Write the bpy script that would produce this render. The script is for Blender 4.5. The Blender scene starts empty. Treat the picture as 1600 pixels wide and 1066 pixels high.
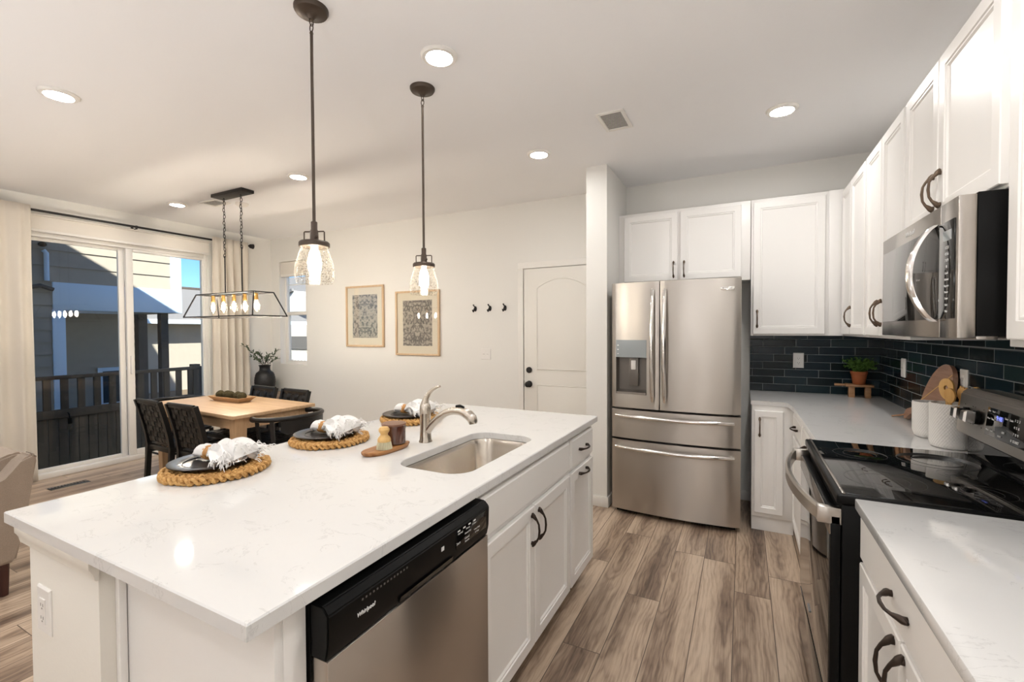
import bpy, bmesh, math, random
from mathutils import Vector, Matrix
random.seed(7)
PI = math.pi
SC = bpy.context.scene
COL = SC.collection

# ------------------------------------------------------------------ camera
F_PX, YAW, PITCH, ROLL, CAM_H = 706.7, 0.4721, -0.0206, -0.0046, 1.4119
def make_camera():
    cd = bpy.data.cameras.new('camera'); cam = bpy.data.objects.new('camera', cd); COL.objects.link(cam)
    fwd = Vector((-math.sin(YAW)*math.cos(PITCH), math.cos(YAW)*math.cos(PITCH), math.sin(PITCH)))
    r = Vector((math.cos(YAW), math.sin(YAW), 0)); u = r.cross(fwd)
    r2 = r*math.cos(ROLL)+u*math.sin(ROLL); u2 = -r*math.sin(ROLL)+u*math.cos(ROLL)
    m = Matrix.Identity(4)
    for i in range(3):
        m[i][0] = r2[i]; m[i][1] = u2[i]; m[i][2] = -fwd[i]
    m[2][3] = CAM_H
    cam.matrix_world = m
    cd.sensor_width = 36; cd.lens = F_PX*36/1600; cd.shift_y = -2.2/1600; cd.clip_start = 0.05; cd.clip_end = 300
    SC.camera = cam
make_camera()

# ------------------------------------------------------------------ exposure, sky, sun
SC.view_settings.view_transform = 'Standard'; SC.view_settings.look = 'None'
SC.view_settings.exposure = 0.09; SC.view_settings.gamma = 1.0; SC.view_settings.use_curve_mapping = False
SUN = Vector((0.62, -0.30, 0.62)).normalized()
def make_sky():
    w = bpy.data.worlds.new('sky'); SC.world = w; w.use_nodes = True
    nt = w.node_tree; bg = nt.nodes['Background']
    t = nt.nodes.new('ShaderNodeTexSky'); t.sky_type = 'NISHITA'; t.sun_disc = False
    t.sun_elevation = math.asin(SUN.z); t.sun_rotation = math.atan2(SUN.x, SUN.y); t.altitude = 1600
    t.air_density = 1.0; t.dust_density = 0.2; t.ozone_density = 3.0
    k = nt.nodes.new('ShaderNodeMix'); k.data_type = 'RGBA'; k.blend_type = 'MULTIPLY'; k.inputs[0].default_value = 1.0
    k.inputs[7].default_value = (0.62, 0.88, 1.10, 1); nt.links.new(t.outputs[0], k.inputs[6]); nt.links.new(k.outputs[2], bg.inputs[0]); bg.inputs[1].default_value = 0.165
    l = bpy.data.lights.new('sun', 'SUN'); l.energy = 13.0; l.angle = 0.009; l.color = (1.0, 0.93, 0.82)
    o = bpy.data.objects.new('sun', l); COL.objects.link(o)
    o.rotation_euler = (-SUN).to_track_quat('-Z', 'Y').to_euler(); o.location = (0, 0, 30)
make_sky()
LED_POWER = 145.0
AISLE_LED = 225.0
FILL_LANTERN = 12.5  # glow of the globe lamps added out of view as fill
FILL_UPLIGHT = 125.0  # glow of the bowl lamps added out of view as fill
PENDANT_BULB = 80.0
CHANDELIER_BULB = 480.0

# ------------------------------------------------------------------ materials
def nodes_of(name):
    m = bpy.data.materials.new(name); m.use_nodes = True
    return m, m.node_tree, m.node_tree.nodes['Principled BSDF']
class NT:
    """tiny helper for wiring node trees"""
    def __init__(s, nt): s.nt = nt
    def n(s, t, **k):
        x = s.nt.nodes.new(t)
        for a, b in k.items(): setattr(x, a, b)
        return x
    def l(s, a, b): s.nt.links.new(a, b)
    def val(s, sock, v):
        if isinstance(v, (int, float, tuple, list)): sock.default_value = v
        else: s.l(v, sock)
    def math(s, op, a, b=0.0, c=None):
        x = s.n('ShaderNodeMath', operation=op); s.val(x.inputs[0], a); s.val(x.inputs[1], b)
        if c is not None: s.val(x.inputs[2], c)
        return x.outputs[0]
    def comb(s, x, y, z):
        c = s.n('ShaderNodeCombineXYZ'); s.val(c.inputs[0], x); s.val(c.inputs[1], y); s.val(c.inputs[2], z); return c.outputs[0]
    def pos(s, obj=False):
        if obj:
            return s.n('ShaderNodeTexCoord').outputs['Object']
        return s.n('ShaderNodeNewGeometry').outputs['Position']
    def sep(s, v):
        x = s.n('ShaderNodeSeparateXYZ'); s.l(v, x.inputs[0]); return x.outputs
    def noise(s, vec, scale, detail=4, rough=0.5, dist=0.0):
        x = s.n('ShaderNodeTexNoise'); s.val(x.inputs['Vector'], vec) if vec is not None else None
        x.inputs['Scale'].default_value = scale; x.inputs['Detail'].default_value = detail
        x.inputs['Roughness'].default_value = rough; x.inputs['Distortion'].default_value = dist
        return x.outputs['Fac']
    def ramp(s, fac, stops):
        r = s.n('ShaderNodeValToRGB'); e = r.color_ramp.elements
        while len(e) < len(stops): e.new(0.5)
        for i, (p, c) in enumerate(stops):
            e[i].position = p; e[i].color = (c[0], c[1], c[2], 1)
        s.l(fac, r.inputs[0]); return r.outputs[0]
    def mix(s, fac, a, b, mode='MIX'):
        x = s.n('ShaderNodeMix', data_type='RGBA', blend_type=mode)
        s.val(x.inputs[0], fac)
        s.val(x.inputs[6], a if not isinstance(a, tuple) else (*a[:3], 1)); s.val(x.inputs[7], b if not isinstance(b, tuple) else (*b[:3], 1))
        return x.outputs[2]
    def bump(s, h, strength=0.2, dist=0.01):
        b = s.n('ShaderNodeBump'); b.inputs['Strength'].default_value = strength; b.inputs['Distance'].default_value = dist
        s.l(h, b.inputs['Height']); return b.outputs[0]
    def vscale(s, v, sc):
        x = s.n('ShaderNodeVectorMath', operation='MULTIPLY'); s.l(v, x.inputs[0]); x.inputs[1].default_value = sc; return x.outputs[0]

def plain(name, c, rough=0.5, metal=0.0, bump=None, spec=0.5, var=0.0, coat=0.0, sheen=0.0, obj=True):
    m, nt, b = nodes_of(name); k = NT(nt)
    b.inputs['Base Color'].default_value = (*c, 1); b.inputs['Roughness'].default_value = rough
    b.inputs['Metallic'].default_value = metal; b.inputs['Specular IOR Level'].default_value = spec
    b.inputs['Coat Weight'].default_value = coat; b.inputs['Coat Roughness'].default_value = 0.1
    b.inputs['Sheen Weight'].default_value = sheen
    p = k.pos(obj)
    if var:
        f = k.noise(p, 9.0, 5)
        k.l(k.mix(f, tuple(x*(1-var) for x in c), tuple(min(1, x*(1+var)) for x in c)), b.inputs['Base Color'])
    if bump:
        k.l(k.bump(k.noise(p, bump[0], 3), bump[1], bump[2]), b.inputs['Normal'])
    return m
def emit(name, c, s):
    m = bpy.data.materials.new(name); m.use_nodes = True; nt = m.node_tree; nt.nodes.clear()
    o = nt.nodes.new('ShaderNodeOutputMaterial'); e = nt.nodes.new('ShaderNodeEmission')
    e.inputs[0].default_value = (*c, 1); e.inputs[1].default_value = s; nt.links.new(e.outputs[0], o.inputs[0]); return m
def thin_glass(name, tint=(0.96, 0.98, 0.97), seeds=False, base=0.04):
    """clear thin pane: straight transmission plus Fresnel-like mirror reflection"""
    m = bpy.data.materials.new(name); m.use_nodes = True; nt = m.node_tree; nt.nodes.clear(); k = NT(nt)
    o = k.n('ShaderNodeOutputMaterial'); tr = k.n('ShaderNodeBsdfTransparent'); gl = k.n('ShaderNodeBsdfGlossy')
    tr.inputs[0].default_value = (*tint, 1); gl.inputs['Roughness'].default_value = 0.01
    lw = k.n('ShaderNodeLayerWeight'); lw.inputs[0].default_value = 0.5
    f = k.math('ADD', k.math('MULTIPLY', k.math('POWER', lw.outputs['Facing'], 4.0), 0.55), base)
    mx = k.n('ShaderNodeMixShader'); k.l(tr.outputs[0], mx.inputs[1]); k.l(gl.outputs[0], mx.inputs[2])
    out = mx.outputs[0]; k.l(f, mx.inputs[0])
    if seeds:
        p = k.pos(True); v = k.n('ShaderNodeTexVoronoi'); k.l(p, v.inputs['Vector']); v.inputs['Scale'].default_value = 150
        msk = k.math('LESS_THAN', v.outputs['Distance'], 0.36)
        ns = k.math('GREATER_THAN', k.noise(p, 60, 2), 0.44)
        msk = k.math('MULTIPLY', k.math('MULTIPLY', msk, ns), 0.8)
        dk = k.n('ShaderNodeBsdfTransparent'); dk.inputs[0].default_value = (0.42, 0.38, 0.33, 1)
        d2 = k.n('ShaderNodeBsdfTranslucent'); d2.inputs[0].default_value = (0.6, 0.56, 0.5, 1)
        dm = k.n('ShaderNodeMixShader'); dm.inputs[0].default_value = 0.05; k.l(dk.outputs[0], dm.inputs[1]); k.l(d2.outputs[0], dm.inputs[2])
        m2 = k.n('ShaderNodeMixShader'); k.l(msk, m2.inputs[0]); k.l(out, m2.inputs[1]); k.l(dm.outputs[0], m2.inputs[2])
        hz = k.n('ShaderNodeBsdfTranslucent'); hz.inputs[0].default_value = (0.8, 0.76, 0.7, 1)
        m3 = k.n('ShaderNodeMixShader'); k.l(k.math('MULTIPLY_ADD', k.math('POWER', lw.outputs['Facing'], 3.0), 0.10, 0.007), m3.inputs[0]); k.l(m2.outputs[0], m3.inputs[1]); k.l(hz.outputs[0], m3.inputs[2]); out = m3.outputs[0]
    k.l(out, o.inputs[0]); return m
def brushed(name, c=(0.485, 0.452, 0.415), rough=0.29, along='z', scale=1.0, aniso=0.85):
    m, nt, b = nodes_of(name); k = NT(nt)
    p = k.pos(True)
    sc = {'z': (3, 3, 500), 'x': (500, 3, 3), 'y': (3, 500, 3), 'v': (400, 400, 3)}[along]
    f = k.noise(k.vscale(p, sc), 1.0*scale, 3)
    k.l(k.mix(f, tuple(x*0.988 for x in c), tuple(min(1, x*1.01) for x in c)), b.inputs['Base Color'])
    b.inputs['Metallic'].default_value = 1.0
    b.inputs['Roughness'].default_value = rough
    b.inputs['Anisotropic'].default_value = aniso; b.inputs['Anisotropic Rotation'].default_value = 0.25
    tg = k.n('ShaderNodeTangent', direction_type='RADIAL', axis='Z'); k.l(tg.outputs[0], b.inputs['Tangent'])
    
    return m
def floor_mat():
    m, nt, b = nodes_of('wood_plank'); k = NT(nt)
    x, y, z = k.sep(k.pos())
    W, L = 0.171, 1.24
    fx = k.math('DIVIDE', k.math('ADD', x, 10*W+0.034), W); row = k.math('FLOOR', fx); u = k.math('FRACT', fx)
    wn = k.n('ShaderNodeTexWhiteNoise', noise_dimensions='1D'); k.l(row, wn.inputs['W'])
    fy = k.math('ADD', k.math('DIVIDE', y, L), k.math('MULTIPLY', wn.outputs['Value'], 7.0)); seg = k.math('FLOOR', fy); v = k.math('FRACT', fy)
    w2 = k.n('ShaderNodeTexWhiteNoise', noise_dimensions='2D'); k.l(k.comb(row, seg, 0.0), w2.inputs['Vector'])
    idc = k.sep(w2.outputs['Color'])
    # growth-ring figure: rings of a board cut at a shallow angle
    uu = k.math('SUBTRACT', u, k.math('MULTIPLY_ADD', idc[0], 0.7, 0.15))
    yy = k.math('ADD', y, k.math('MULTIPLY', idc[1], 37.0))
    warp = k.noise(k.comb(k.math('MULTIPLY', x, 5.0), k.math('MULTIPLY', yy, 1.1), idc[2]), 1.0, 4, 0.55)
    wave = k.math('SINE', k.math('MULTIPLY', yy, 2.3))
    rr = k.math('SQRT', k.math('ADD', k.math('MULTIPLY', k.math('MULTIPLY', uu, uu), 1.0), k.math('MULTIPLY', k.math('MULTIPLY', wave, wave), 0.05)))
    ring = k.math('ADD', k.math('MULTIPLY', rr, 2.6), k.math('MULTIPLY', warp, 3.4))
    g1 = k.math('ABSOLUTE', k.math('SINE', k.math('MULTIPLY', ring, 9.0)))
    fine = k.noise(k.comb(k.math('MULTIPLY', x, 160.0), k.math('MULTIPLY', yy, 5.0), 0.0), 1.0, 4, 0.6)
    broad = k.noise(k.comb(k.math('MULTIPLY', x, 9.0), k.math('MULTIPLY', yy, 1.3), idc[0]), 1.0, 5, 0.6)
    t = k.math('ADD', k.math('MULTIPLY', g1, 0.085), k.math('ADD', k.math('MULTIPLY', fine, 0.32), k.math('MULTIPLY', broad, 0.62)))
    t = k.math('ADD', t, k.math('MULTIPLY_ADD', k.math('MINIMUM', rr, 0.55), 0.34, -0.06))
    t = k.math('ADD', t, k.math('MULTIPLY', k.math('SUBTRACT', idc[2], 0.5), 0.16))
    t = k.math('MULTIPLY_ADD', t, 1.3, -0.15)
    col = k.ramp(t, [(0.30, (0.10, 0.064, 0.045)), (0.47, (0.250, 0.175, 0.125)), (0.62, (0.43, 0.322, 0.235)), (0.80, (0.59, 0.465, 0.35))])
    ex = k.math('MINIMUM', u, k.math('SUBTRACT', 1.0, u)); ey = k.math('MULTIPLY', k.math('MINIMUM', v, k.math('SUBTRACT', 1.0, v)), L/W)
    gap = k.math('LESS_THAN', k.math('MINIMUM', ex, ey), 0.011)
    k.l(k.mix(gap, col, (0.10, 0.068, 0.05)), b.inputs['Base Color'])
    k.l(k.math('MULTIPLY_ADD', fine, 0.15, 0.27), b.inputs['Roughness'])
    k.l(k.bump(k.math('SUBTRACT', k.math('MULTIPLY', fine, 0.25), gap), 0.25, 0.002), b.inputs['Normal'])
    b.inputs['Specular IOR Level'].default_value = 0.5
    return m
def quartz_mat():
    m, nt, b = nodes_of('white_quartz'); k = NT(nt); p = k.pos()
    w = k.noise(k.vscale(p, (1, 1.6, 1)), 6.0, 6, 0.65, 1.2)
    vein = k.math('LESS_THAN', k.math('ABSOLUTE', k.math('SUBTRACT', w, 0.5)), 0.010)
    keep = k.math('GREATER_THAN', k.noise(p, 9.0, 3), 0.53)
    c = k.mix(k.math('MULTIPLY', k.math('MULTIPLY', vein, keep), 0.35), (0.715, 0.71, 0.70), (0.48, 0.475, 0.47))
    c = k.mix(k.math('MULTIPLY', k.noise(p, 45.0, 3), 0.10), c, (0.61, 0.605, 0.60))
    k.l(c, b.inputs['Base Color']); b.inputs['Roughness'].default_value = 0.06; b.inputs['Specular IOR Level'].default_value = 0.5
    return m
def tile_mat(name, axis):
    m, nt, b = nodes_of(name); k = NT(nt); s = k.sep(k.pos())
    a, z = s[0 if axis == 'x' else 1], s[2]
    TH, TW = 0.0595, 0.226
    fz = k.math('DIVIDE', k.math('SUBTRACT', z, 0.974-0.0595*3), TH); row = k.math('FLOOR', fz); v = k.math('FRACT', fz)
    fa = k.math('SUBTRACT', k.math('DIVIDE', k.math('ADD', a, 3.0), TW), k.math('ADD', k.math('DIVIDE', row, 3.0), 0.245 if axis == 'x' else 0.6))
    u = k.math('FRACT', fa); cid = k.math('FLOOR', fa)
    wn = k.n('ShaderNodeTexWhiteNoise', noise_dimensions='2D'); k.l(k.comb(row, cid, 0.0), wn.inputs['Vector'])
    c1 = k.ramp(wn.outputs['Value'], [(0.0, (0.003, 0.004, 0.006)), (0.35, (0.005, 0.009, 0.013)), (0.6, (0.007, 0.015, 0.028)), (0.85, (0.008, 0.025, 0.031)), (1.0, (0.02, 0.045, 0.04))])
    cl = k.noise(k.pos(), 26.0, 5, 0.6, 0.6)
    c1 = k.mix(k.math('MULTIPLY', cl, 0.8), c1, k.mix(wn.outputs['Value'], (0.006, 0.02, 0.02), (0.014, 0.032, 0.042)))
    eu = k.math('MULTIPLY', k.math('MINIMUM', u, k.math('SUBTRACT', 1.0, u)), TW); ev = k.math('MULTIPLY', k.math('MINIMUM', v, k.math('SUBTRACT', 1.0, v)), TH)
    e = k.math('MINIMUM', eu, ev); g = k.math('LESS_THAN', e, 0.0015)
    k.l(k.mix(g, c1, (0.27, 0.29, 0.29)), b.inputs['Base Color'])
    k.l(k.math('MULTIPLY_ADD', g, 0.6, 0.16), b.inputs['Roughness']); b.inputs['Specular IOR Level'].default_value = 0.22
    h = k.math('ADD', k.math('MINIMUM', k.math('MULTIPLY', e, 160.0), 1.0), k.math('MULTIPLY', cl, 0.7))
    k.l(k.bump(h, 0.22, 0.004), b.inputs['Normal'])
    return m
def wood_mat(name, c1, c2, axis=0, scale=1.0, rough=0.45, dark=None):
    m, nt, b = nodes_of(name); k = NT(nt); p = k.pos(True)
    sc = [34, 34, 34]; sc[axis] = 2.6
    v = k.vscale(p, tuple(x*scale for x in sc))
    f = k.noise(v, 1.0, 6, 0.62, 0.8)
    st = [(0.3, c1), (0.68, c2)]
    if dark: st = [(0.22, dark), (0.42, c1), (0.68, c2)]
    k.l(k.ramp(f, st), b.inputs['Base Color']); b.inputs['Roughness'].default_value = rough
    k.l(k.bump(f, 0.08, 0.002), b.inputs['Normal']); return m
def fabric(name, c, scale=400, rough=0.9, var=0.12):
    m, nt, b = nodes_of(name); k = NT(nt); p = k.pos(True)
    f = k.noise(p, scale, 2); g = k.noise(p, 14, 4)
    k.l(k.mix(k.math('ADD', k.math('MULTIPLY', f, 0.7), k.math('MULTIPLY', g, 0.3)), tuple(x*(1-var*2) for x in c), tuple(min(1, x*(1+var)) for x in c)), b.inputs['Base Color'])
    b.inputs['Roughness'].default_value = rough; b.inputs['Sheen Weight'].default_value = 0.2; b.inputs['Specular IOR Level'].default_value = 0.2
    k.l(k.bump(f, 0.25, 0.002), b.inputs['Normal']); return m
def curtain_mat():
    m = fabric('curtain_linen', (0.80, 0.74, 0.655), 300, 0.95, 0.05)
    nt = m.node_tree; k = NT(nt); b = nt.nodes['Principled BSDF']; o = nt.nodes['Material Output']
    t = k.n('ShaderNodeBsdfTranslucent'); t.inputs[0].default_value = (0.7, 0.64, 0.55, 1)
    mx = k.n('ShaderNodeMixShader'); mx.inputs[0].default_value = 0.2; k.l(b.outputs[0], mx.inputs[1]); k.l(t.outputs[0], mx.inputs[2]); k.l(mx.outputs[0], o.inputs[0])
    return m
def art_mat(name, seed):
    m, nt, b = nodes_of(name); k = NT(nt); p = k.pos(True); x, y, z = k.sep(p)
    ax = k.math('ABSOLUTE', x)
    q = k.comb(k.math('MULTIPLY', ax, 1.0), seed, z)
    v = k.n('ShaderNodeTexVoronoi', feature='DISTANCE_TO_EDGE'); k.l(q, v.inputs['Vector']); v.inputs['Scale'].default_value = 26
    w = k.n('ShaderNodeTexWave', wave_type='RINGS'); k.l(q, w.inputs['Vector']); w.inputs['Scale'].default_value = 9; w.inputs['Distortion'].default_value = 9; w.inputs['Detail'].default_value = 3; w.inputs['Detail Scale'].default_value = 2.2
    cl = k.noise(k.comb(x, seed+3.0, z), 7, 6, 0.65); sp = k.noise(k.comb(x, seed, z), 160, 2)
    t = k.math('ADD', k.math('MULTIPLY', w.outputs['Fac'], 0.42), k.math('ADD', k.math('MULTIPLY', v.outputs['Distance'], 0.9), k.math('ADD', k.math('MULTIPLY', cl, 0.55), k.math('MULTIPLY', sp, 0.22))))
    k.l(k.ramp(t, [(0.42, (0.14, 0.13, 0.125)), (0.62, (0.30, 0.275, 0.25)), (0.85, (0.47, 0.42, 0.365))]), b.inputs['Base Color'])
    b.inputs['Roughness'].default_value = 0.9; return m

M = {}
M['wall'] = plain('wall_paint', (0.80, 0.785, 0.75), 0.75, bump=(90, 0.06, 0.003), obj=False)
M['ceil'] = plain('ceiling_paint', (0.89, 0.885, 0.895), 0.85, bump=(70, 0.08, 0.004), obj=False)
M['floor'] = floor_mat()
M['trim'] = plain('trim_paint', (0.83, 0.805, 0.765), 0.4)
M['door'] = plain('door_paint', (0.80, 0.775, 0.725), 0.42)
M['cab'] = plain('cabinet_paint', (0.86, 0.84, 0.815), 0.3, bump=(60, 0.02, 0.002))
M['pony'] = plain('knee_wall_paint', (0.79, 0.755, 0.69), 0.75, bump=(80, 0.1, 0.004))
M['quartz'] = quartz_mat()
M['tile_x'] = tile_mat('backsplash_tile', 'x'); M['tile_y'] = tile_mat('backsplash_tile_side', 'y')
M['steel'] = brushed('brushed_steel'); M['steel_d'] = brushed('dark_steel', (0.30, 0.275, 0.25), 0.22)
M['steel_dw'] = brushed('dishwasher_steel', (0.50, 0.45, 0.40), 0.30)
M['sinksteel'] = brushed('sink_steel', (0.62, 0.57, 0.51), 0.24, 'v', aniso=0.4)
M['steel_mw'] = brushed('microwave_steel', (0.46, 0.425, 0.39), 0.27)
M['chrome'] = plain('polished_steel', (0.78, 0.76, 0.74), 0.14, 1.0)
M['nickel'] = plain('brushed_nickel', (0.58, 0.525, 0.46), 0.27, 1.0)
M['bronze'] = plain('dark_bronze', (0.048, 0.034, 0.027), 0.38, 0.75, var=0.3)
M['bronze2'] = plain('antique_bronze', (0.13, 0.092, 0.066), 0.38, 0.8, var=0.3)
M['bronze3'] = plain('oil_rubbed_bronze', (0.075, 0.055, 0.042), 0.42, 0.6, var=0.3)
M['blackmetal'] = plain('black_metal', (0.018, 0.016, 0.016), 0.42, 0.3)
M['black'] = plain('black_plastic', (0.004, 0.004, 0.004), 0.30, spec=0.12)
M['blackgloss'] = plain('black_glass', (0.004, 0.004, 0.004), 0.03, spec=0.5)
M['ovenglass'] = plain('dark_oven_glass', (0.01, 0.009, 0.008), 0.02, spec=1.0)
M['mwglass'] = plain('dark_mirror_glass', (0.012, 0.011, 0.010), 0.02, spec=1.0, coat=0.0)
M['gap'] = plain('dark_gap', (0.01, 0.01, 0.01), 0.7)
M['plate_plastic'] = plain('white_plastic', (0.82, 0.80, 0.77), 0.35)
M['slot'] = plain('outlet_slot', (0.12, 0.11, 0.10), 0.6)
M['white_ceramic'] = None
M['brass'] = plain('brass', (0.72, 0.43, 0.13), 0.28, 1.0)
M['bulb_p'] = emit('pendant_filament_glow', (1.0, 0.88, 0.70), PENDANT_BULB)
M['bulb_c'] = emit('chandelier_bulb_glow', (1.0, 0.92, 0.80), CHANDELIER_BULB)
M['bulbglass'] = thin_glass('bulb_glass', (1, 0.96, 0.9))
M['uplight'] = emit('fill_uplight_glow', (1.0, 1.0, 1.0), FILL_UPLIGHT)
M['lantern'] = emit('fill_lantern_glow', (1.0, 1.0, 1.0), FILL_LANTERN)
M['led_aisle'] = emit('aisle_lens_glow', (1.0, 0.985, 0.96), AISLE_LED)
M['led'] = emit('recessed_lens_glow', (1.0, 0.985, 0.96), LED_POWER)
M['glass'] = thin_glass('window_glass', base=0.02)
M['picglass'] = thin_glass('picture_glass', (0.98, 0.98, 0.97))
M['seeded'] = thin_glass('seeded_glass', (0.97, 0.96, 0.94), True, 0.03)
M['curtain'] = curtain_mat()
M['shade'] = fabric('roller_shade_fabric', (0.80, 0.755, 0.69), 500, 0.95, 0.03)
M['oak'] = wood_mat('pale_oak', (0.50, 0.32, 0.175), (0.66, 0.455, 0.275), 0)
M['oak_z'] = wood_mat('pale_oak_upright', (0.45, 0.275, 0.145), (0.60, 0.40, 0.235), 2)
M['frameoak'] = wood_mat('picture_frame_oak', (0.58, 0.40, 0.235), (0.72, 0.53, 0.345), 2)
M['walnut'] = wood_mat('brown_board_wood', (0.27, 0.145, 0.095), (0.44, 0.265, 0.18), 1, 0.8)
M['olive'] = wood_mat('olive_wood', (0.30, 0.12, 0.035), (0.56, 0.28, 0.10), 1, 0.8, 0.35, (0.07, 0.025, 0.01))
M['bamboo'] = wood_mat('bamboo', (0.60, 0.36, 0.12), (0.74, 0.48, 0.19), 2, 0.7)
M['spoonwood'] = wood_mat('spoon_wood', (0.56, 0.30, 0.08), (0.72, 0.44, 0.16), 2, 0.8)
M['standwood'] = wood_mat('stand_wood', (0.27, 0.13, 0.055), (0.42, 0.23, 0.11), 0)
M['consolewood'] = wood_mat('weathered_wood', (0.16, 0.11, 0.075), (0.30, 0.22, 0.16), 0)
M['blackwood'] = plain('black_wood', (0.005, 0.0048, 0.005), 0.36, bump=(80, 0.05, 0.002))
M['leather'] = plain('black_leather', (0.0055, 0.0055, 0.006), 0.34, bump=(250, 0.12, 0.002), var=0.3)
M['charger'] = plain('black_stoneware', (0.022, 0.018, 0.017), 0.28, var=0.25)
M['seagrass'] = wood_mat('seagrass', (0.42, 0.21, 0.055), (0.72, 0.45, 0.17), 0, 3.0, 0.7, (0.16, 0.07, 0.02))
M['napkin'] = fabric('white_napkin', (0.84, 0.83, 0.82), 600, 0.95, 0.04)
M['ring'] = wood_mat('rattan_ring', (0.42, 0.19, 0.05), (0.66, 0.36, 0.13), 2, 2.0)
M['amber'] = plain('amber_glass', (0.085, 0.026, 0.014), 0.08, coat=1.0, var=0.3)
M['lidbrown'] = plain('brown_lid', (0.19, 0.095, 0.06), 0.4)
M['bristle'] = plain('bristle', (0.72, 0.66, 0.46), 0.8)
M['moss'] = plain('moss', (0.055, 0.042, 0.012), 0.95, bump=(160, 1.0, 0.01), var=0.6)
M['bowlwood'] = wood_mat('dough_bowl_wood', (0.40, 0.235, 0.115), (0.56, 0.36, 0.20), 0)
M['vase'] = plain('black_vase_clay', (0.010, 0.010, 0.011), 0.42, bump=(30, 0.3, 0.01))
M['olive_leaf'] = plain('olive_leaf', (0.075, 0.105, 0.055), 0.6, var=0.4)
M['twig'] = plain('twig', (0.10, 0.075, 0.04), 0.8)
M['herb'] = plain('herb_leaf', (0.075, 0.17, 0.02), 0.6, var=0.5)
M['terracotta'] = plain('terracotta', (0.40, 0.115, 0.038), 0.8, var=0.25)
M['soil'] = plain('soil', (0.03, 0.02, 0.012), 1.0)
M['sofa'] = fabric('sofa_tweed', (0.36, 0.285, 0.225), 260, 0.95, 0.18)
M['sofacush'] = fabric('sofa_pillow', (0.22, 0.16, 0.125), 260, 0.95, 0.15)
M['darkwood'] = plain('dark_stained_wood', (0.05, 0.014, 0.01), 0.4)
M['mat'] = plain('cream_mat', (0.80, 0.73, 0.61), 0.85)
M['art1'] = art_mat('faded_print_one', 1.0); M['art2'] = art_mat('faded_print_two', 6.0)
M['leatherstrap'] = plain('tan_leather', (0.40, 0.20, 0.09), 0.6)
M['dispglass'] = plain('dispenser_display', (0.30, 0.33, 0.34), 0.12, spec=0.8)
M['dispgrey'] = plain('dispenser_grey', (0.16, 0.145, 0.13), 0.35, 0.4)
M['print'] = plain('printed_mark', (0.75, 0.75, 0.75), 0.5)
M['printdim'] = plain('printed_mark_grey', (0.30, 0.30, 0.30), 0.5)
M['ringmark'] = plain('burner_mark', (0.035, 0.033, 0.032), 0.4)
M['blueglow'] = emit('blue_display_digits', (0.25, 0.3, 1.0), 1.2)
M['siding'] = plain('tan_siding', (0.34, 0.31, 0.27), 0.75, var=0.08, obj=False)
M['exttrim'] = plain('exterior_trim', (0.58, 0.75, 0.95), 0.6)  # white trim; the blue of its sky-lit shade is put into the colour
M['fence'] = plain('dark_stained_fence', (0.075, 0.064, 0.057), 0.8, var=0.3, obj=False)
M['roofing'] = plain('grey_shingle', (0.19, 0.19, 0.20), 0.9, bump=(30, 0.5, 0.02), obj=False)
M['whitesiding'] = plain('white_siding', (0.80, 0.79, 0.77), 0.7)
M['ground'] = plain('yard_soil', (0.16, 0.12, 0.08), 0.95, var=0.3, obj=False)
M['extglass'] = plain('outdoor_window_glass', (0.03, 0.05, 0.07), 0.05, spec=0.8)
M['shrub'] = plain('shrub_leaf', (0.035, 0.04, 0.022), 0.8, var=0.5)
def ceramic():
    m, nt, b = nodes_of('white_ceramic'); k = NT(nt); p = k.pos(True)
    b.inputs['Base Color'].default_value = (0.80, 0.775, 0.74, 1); b.inputs['Roughness'].default_value = 0.35
    x, y, z = k.sep(p); a = k.math('ARCTAN2', y, x)
    s = k.math('MULTIPLY', k.math('SINE', k.math('MULTIPLY', a, 44.0)), k.math('SINE', k.math('MULTIPLY', z, 420.0)))
    k.l(k.bump(s, 0.35, 0.002), b.inputs['Normal']); return m
M['white_ceramic'] = ceramic()

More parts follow.
